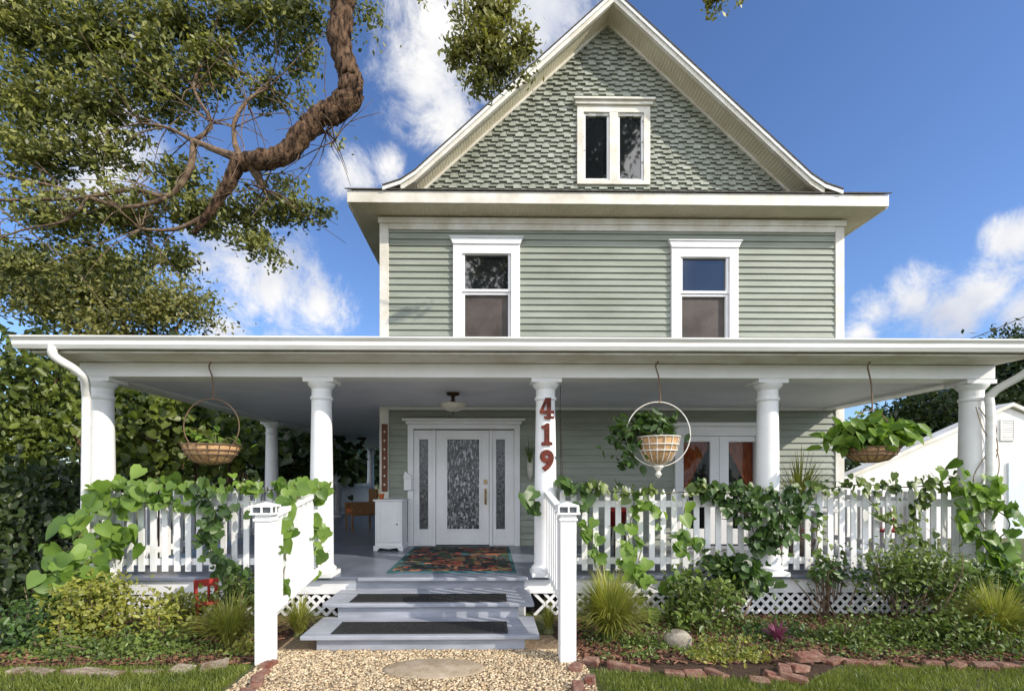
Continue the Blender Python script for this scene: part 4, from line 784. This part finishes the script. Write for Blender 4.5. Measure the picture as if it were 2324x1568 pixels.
# ---------------- trees
def limb(mb,pts,radii,n=12,k=7,wob=.05,am=.06):
    sp=spline(pts,k); r=lerp_list(radii,len(sp)); r=[x*random.uniform(.93,1.07) for x in r]
    sp=[p+Vector((random.gauss(0,am*x),random.gauss(0,am*x),random.gauss(0,am*x))) if 0<i<len(sp)-1 else p for i,(p,x) in enumerate(zip(sp,r))]
    mb.tube(sp,r,n,wob=wob); return sp
oak=thing('oak_tree','large live oak with a thick bending dark limb hanging over the left of the porch','tree',(-9,7,0))
m=MB(); TY=6.6
limb(m,[(-9.2,7.4,-.1),(-9.1,7.2,3),(-8.6,7.1,6.2),(-7,7.0,9.4),(-4.6,7.0,11.2),(-2.9,6.8,10.8),P(765,-60,TY),P(778,30,TY),P(770,90,TY),P(788,150,TY),P(797,208,TY),P(762,250,TY),P(725,268,TY),P(690,300,TY),P(655,345,TY),P(605,362,TY),P(545,372,TY),P(518,420,TY+.05),P(480,475,TY+.1),P(440,530,TY+.2)],[.65,.5,.42,.36,.30,.25,.17,.145,.15,.135,.16,.15,.125,.14,.12,.125,.10,.075,.055,.03],20,6,.13,.07)
m.build('trunk',M['bark'],oak,smooth=True)
def br(*pts): return [P(a,b,c-.12) for a,b,c in pts]
limbs=[([(565,368,TY+.12),(585,400,6.8),(600,430,6.9)],[.09,.06,.03]),
([(575,368,TY+.12),(500,345,6.8),(430,315,6.9),(380,290,6.9),(320,280,6.9)],[.08,.045,.03,.02,.012]),
([(545,365,TY+.12),(530,290,6.8),(560,230,6.8),(610,200,6.8)],[.045,.03,.022,.01]),
([(440,320,6.9),(430,385,6.9),(380,445,6.9),(300,430,6.9),(180,450,6.9),(0,455,6.9)],[.045,.04,.035,.03,.025,.02]),
([(380,450,6.9),(280,470,6.9),(150,430,6.9),(20,400,6.9)],[.03,.025,.02,.012]),
([(440,320,6.9),(480,280,6.9),(440,200,7.0),(470,120,7.0),(500,20,7.0)],[.03,.025,.022,.018,.012]),
([(200,450,6.9),(150,500,6.9),(60,520,6.9),(0,540,6.9)],[.022,.018,.014,.01]),
([(485,480,6.9),(400,520,6.9),(320,520,6.9)],[.035,.025,.012]),
([(450,200,7.0),(380,150,7.1),(300,60,7.2)],[.02,.016,.01]),
([(700,290,TY+.12),(740,300,6.9),(760,320,6.8)],[.035,.015,.008])]
m=MB()
for p,r in limbs: limb(m,br(*p),r,8,6,.04)
for k in range(170):
    bx_=random.choice(limbs)[0]; q_=random.choice(bx_[1:]); a=Vector(P(q_[0],q_[1],q_[2]-.12)); d=Vector((random.gauss(-.15,.5),random.gauss(.1,.35),random.gauss(0,.4))); b_=a+d*.5+Vector((random.gauss(0,.06),0,.06)); m.tube(spline([a,b_,a+d],3),[.009,.003],5)
    if k%2: m.tube([b_,b_+Vector((random.gauss(-.1,.2),random.gauss(0,.2),random.gauss(0,.2)))],[.005,.002],4)
m.build('branch',M['branch'],oak,smooth=True)
cr=[(70,60,7.0,150,110,.9),(230,90,7.0,150,110,.9),(400,60,7.0,140,100,.9),(560,30,7.0,120,70,.7),(680,40,7.4,90,60,.6),(810,30,7.5,50,65,.25),(60,230,7.1,130,110,.8),(210,240,7.1,110,75,.7),(360,200,7.1,110,90,.7),(510,150,7.1,80,60,.5),(600,210,7.3,60,50,.3),(690,150,7.6,60,60,.25),
(100,350,7.1,120,60,.7),(250,350,7.2,100,50,.6),(420,400,7.3,70,40,.4),(560,490,7.2,115,50,.5),(660,470,7.2,85,45,.4),(590,555,7.2,60,38,.35),(430,480,7.2,105,60,.5),(280,490,7.2,120,60,.6),(120,490,7.2,130,70,.7),(50,600,7.2,100,60,.6),(230,600,7.4,110,50,.5),(640,420,7.4,60,30,.25),(720,480,7.2,38,18,.2),(700,230,7.6,40,30,.15),(765,310,7.2,18,18,.1),(400,590,7.3,80,30,.4)]
ells=[E(*c) for c in cr]
pts=cloudpts(ells,46000,30,.10,.1); pts=pts[(pts[:,1]>TY-.1)|(rng.uniform(size=len(pts))<.5)]; leaves('crown',pts,.088,M['oak'],T_DIA,bias=(.55,-.5,.45),jit=.75,parent=oak)
hb_=[E(1110,30,6,85,50,.35),E(1100,90,6,80,50,.35),E(1130,150,6,70,35,.3),E(1090,190,6,40,22,.2),E(1190,110,6,35,35,.2),E(1050,110,6,35,40,.2)]
ob=MB(); limb(ob,[(-3.2,6.9,11.1),(-1.2,6.2,9.8),P(1130,-160,6),P(1120,-20,6),P(1100,60,6),P(1110,140,6),P(1090,190,6)],[.12,.09,.05,.03,.02,.012,.006],8)
for k in range(18):
    a=Vector(P(random.uniform(1060,1160),random.uniform(-20,170),6)); ob.tube([a,a+Vector((random.gauss(0,.2),random.gauss(0,.15),random.gauss(-.1,.15)))],[.008,.003],4)
ob.build('hanging_branch',M['branch'],oak)
pts=cloudpts(hb_,5400,26,.07,.1); leaves('hanging_foliage',pts,.078,M['oak2'],T_DIA,bias=(.5,-.4,.4),jit=.8,parent=oak)
pts=cloudpts([E(1620,5,6,50,10,.15),E(1680,0,6,18,12,.1),E(965,8,6,10,12,.1)],260,20,.035,.1); leaves('hanging_foliage',pts,.075,M['oak2'],parent=oak)
m=MB(); limb(m,[P(1100,-60,6),P(1300,-60,6),P(1520,-30,6),P(1640,-2,6)],[.03,.02,.015,.006],6); limb(m,[P(1120,-60,6),P(1000,-40,6),P(965,0,6)],[.015,.01,.004],6); m.build('branch',M['branch'],oak)

def simple_tree(name,label,base,h_tr,ells,n,size,mat,r=.2,cs=.3,cl=40,cat='tree'):
    t=thing(name,label,cat,(base[0],base[1],0)); m=MB(); limb(m,[(base[0],base[1],-.1),(base[0]+.2,base[1],h_tr*.5),(base[0],base[1],h_tr)],[r,r*.8,r*.55],10)
    for e in ells[:8]: limb(m,[(base[0],base[1],h_tr*.8),((base[0]+e[0])/2,(base[1]+e[1])/2,(h_tr+e[2])/2),e[:3]],[r*.5,r*.3,r*.12],7,5)
    m.build('trunk',M['bark'],t,smooth=True); pts=cloudpts(ells,n,cl,cs,.35); pts=pts[pts[:,2]>.05]; leaves('crown',pts,size,mat,T_DIA,bias=(.5,-.5,.5),jit=.8,parent=t)
b=P(330,1000,15); simple_tree('oak_tree','yellowish oak further back showing above the left porch roof',(b[0],15,0),4.5,[E(350,680,15,110,60,1.5),E(430,700,15,60,50,1),E(250,640,15,90,60,1.5),E(150,680,15,120,80,1.5),E(40,640,15,90,90,1.5),E(300,750,15,130,50,1.5)],17000,.16,M['oak2'],cs=.28)
def hedge(label,ells,n,size,mat,tpl=T_HEART,name='hedge',cs=.25,cl=24):
    b=ells[0]; t=thing(name,label,'hedge',(b[0],b[1],0)); m=MB()
    for e in ells:
        for k in range(2): limb(m,[(e[0]+random.gauss(0,.3),e[1]+random.gauss(0,.2),-.05),(e[0]+random.gauss(0,.3),e[1],e[2]*.5),(e[0]+random.gauss(0,.4),e[1],e[2])],[.05,.04,.02],6,4)
    m.build('trunk',M['bark'],t); pts=cloudpts(ells,n,cl,cs,.3); pts[:,2]=np.abs(pts[:,2])+.02; leaves('foliage',pts,size,mat,tpl,bias=(.5,-.7,.4),jit=.65,parent=t,down=.6,sj=.45)
hedge('broad leaved bush crowding the left end of the porch',[E(70,850,8,90,90,.5),E(20,960,8,100,90,.5),E(120,960,8.2,80,80,.4),E(60,1060,8,110,90,.5)],4200,.125,M['hedge'],name='bush',tpl=T_OVAL)
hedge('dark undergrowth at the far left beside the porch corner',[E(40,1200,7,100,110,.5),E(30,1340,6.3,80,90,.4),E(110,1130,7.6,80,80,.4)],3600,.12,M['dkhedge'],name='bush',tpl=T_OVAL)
hedge('sunlit leafy hedge seen through the left porch bay',[E(300,950,11.5,90,100,.6),E(420,960,11.5,90,90,.6),E(360,1060,11.5,120,70,.6),E(540,1010,12,90,70,.6),E(240,1040,11,80,90,.5)],2600,.16,M['hedge'])
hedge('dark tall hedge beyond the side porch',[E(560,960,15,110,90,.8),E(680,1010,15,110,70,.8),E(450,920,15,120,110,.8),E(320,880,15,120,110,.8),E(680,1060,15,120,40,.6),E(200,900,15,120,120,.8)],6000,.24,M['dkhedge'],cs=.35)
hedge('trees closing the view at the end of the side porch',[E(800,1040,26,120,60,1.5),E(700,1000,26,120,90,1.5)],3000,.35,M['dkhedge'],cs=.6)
t=leaves('distant_trees',cloudpts([(x,46+random.uniform(-3,3),2+random.uniform(0,1.5),4,2,3.2+random.uniform(0,1)) for x in np.arange(-60,70,4.5)],16000,30,.6,.3),.9,M['dkhedge'],T_DIA); tag(t,'far line of trees behind the gardens','trees',kind='stuff')
NY=13.5
nb=thing('neighbour_building','low white gabled outbuilding right of the house','outbuilding',(P(2250,1100,NY)[0],NY,0))
a=P(1900,1098,NY); ap=P(2290,925,NY); r_=P(2700,1098,NY)
MB().prism([(a[0],0),(r_[0],0),(r_[0],r_[2]),(ap[0],ap[2]),(a[0],a[2])],NY,NY+.3).build('front_wall',M['stucco'],nb)
MB().box(a[0]+.05,r_[0]-.05,NY+.301,NY+8,0,a[2]-.05).build('wall',M['stucco'],nb)
m=MB()
for p,q in (((a[0]-.35,a[2]-.12),(ap[0],ap[2]+.03)),((ap[0],ap[2]+.03),(r_[0]+.3,r_[2]-.1))): m.prism([(p[0],p[1]),(q[0],q[1]),(q[0],q[1]+.10),(p[0],p[1]+.10)],NY-.12,NY+.32)
m.build('coping',M['trim'],nb)
x0,z0=X(2268,NY),Z(1000,NY,2280); m=MB(); frame4(m,x0,x0+.42,z0,z0+.6,.04,NY-.04,NY-.005)
for k in range(8): m.box(x0+.04,x0+.38,NY-.03,NY-.01,z0+.05+k*.064,z0+.10+k*.064)
m.build('vent',M['stucco'],nb)
MB().box(X(2285,NY),X(2400,NY),NY-.06,NY-.01,0,Z(1050,NY,2300)).build('door',M['blue'],nb)
b=P(2110,1000,24); simple_tree('dark_tree','dark tree behind the outbuilding right of the house',(b[0],24,0),3.2,[E(2060,940,24,60,45,1.6),E(2130,920,24,70,50,1.6),E(2090,975,24,80,40,1.6),E(2170,960,24,60,60,1.6)],7000,.3,M['dkhedge'],cs=.4)
b=P(2340,1000,20); simple_tree('dark_tree','green tree at the right edge above the outbuilding',(b[0],20,0),4,[E(2330,800,20,60,60,1.5),E(2290,870,20,60,60,1.5),E(2240,900,20,45,35,1.2),E(2380,850,20,80,90,1.5)],9000,.24,M['dkhedge'],cs=.35)
pl=tag(MB().tube(spline([P(1900,860,17),P(2200,770,17),P(2500,640,17)],8),.014,5).build('power_line',M['bronze']),'thin black power line rising above the right end of the porch roof','power line')
simple_tree('street_tree','tall tree in front of the house reflected in the upper windows',(2.5,-7.5,0),9,[(0,-7.5,11.6,1.6,1.5,1.6),(2.5,-7.5,13.5,1.8,1.5,1.8),(5.3,-7.5,18.0,2.2,1.5,2.4),(4.2,-7.5,15.5,1.6,1.5,1.6),(6.3,-7.5,19.5,1.6,1.5,1.6)],6500,.34,M['dkhedge'],r=.3,cs=.4)
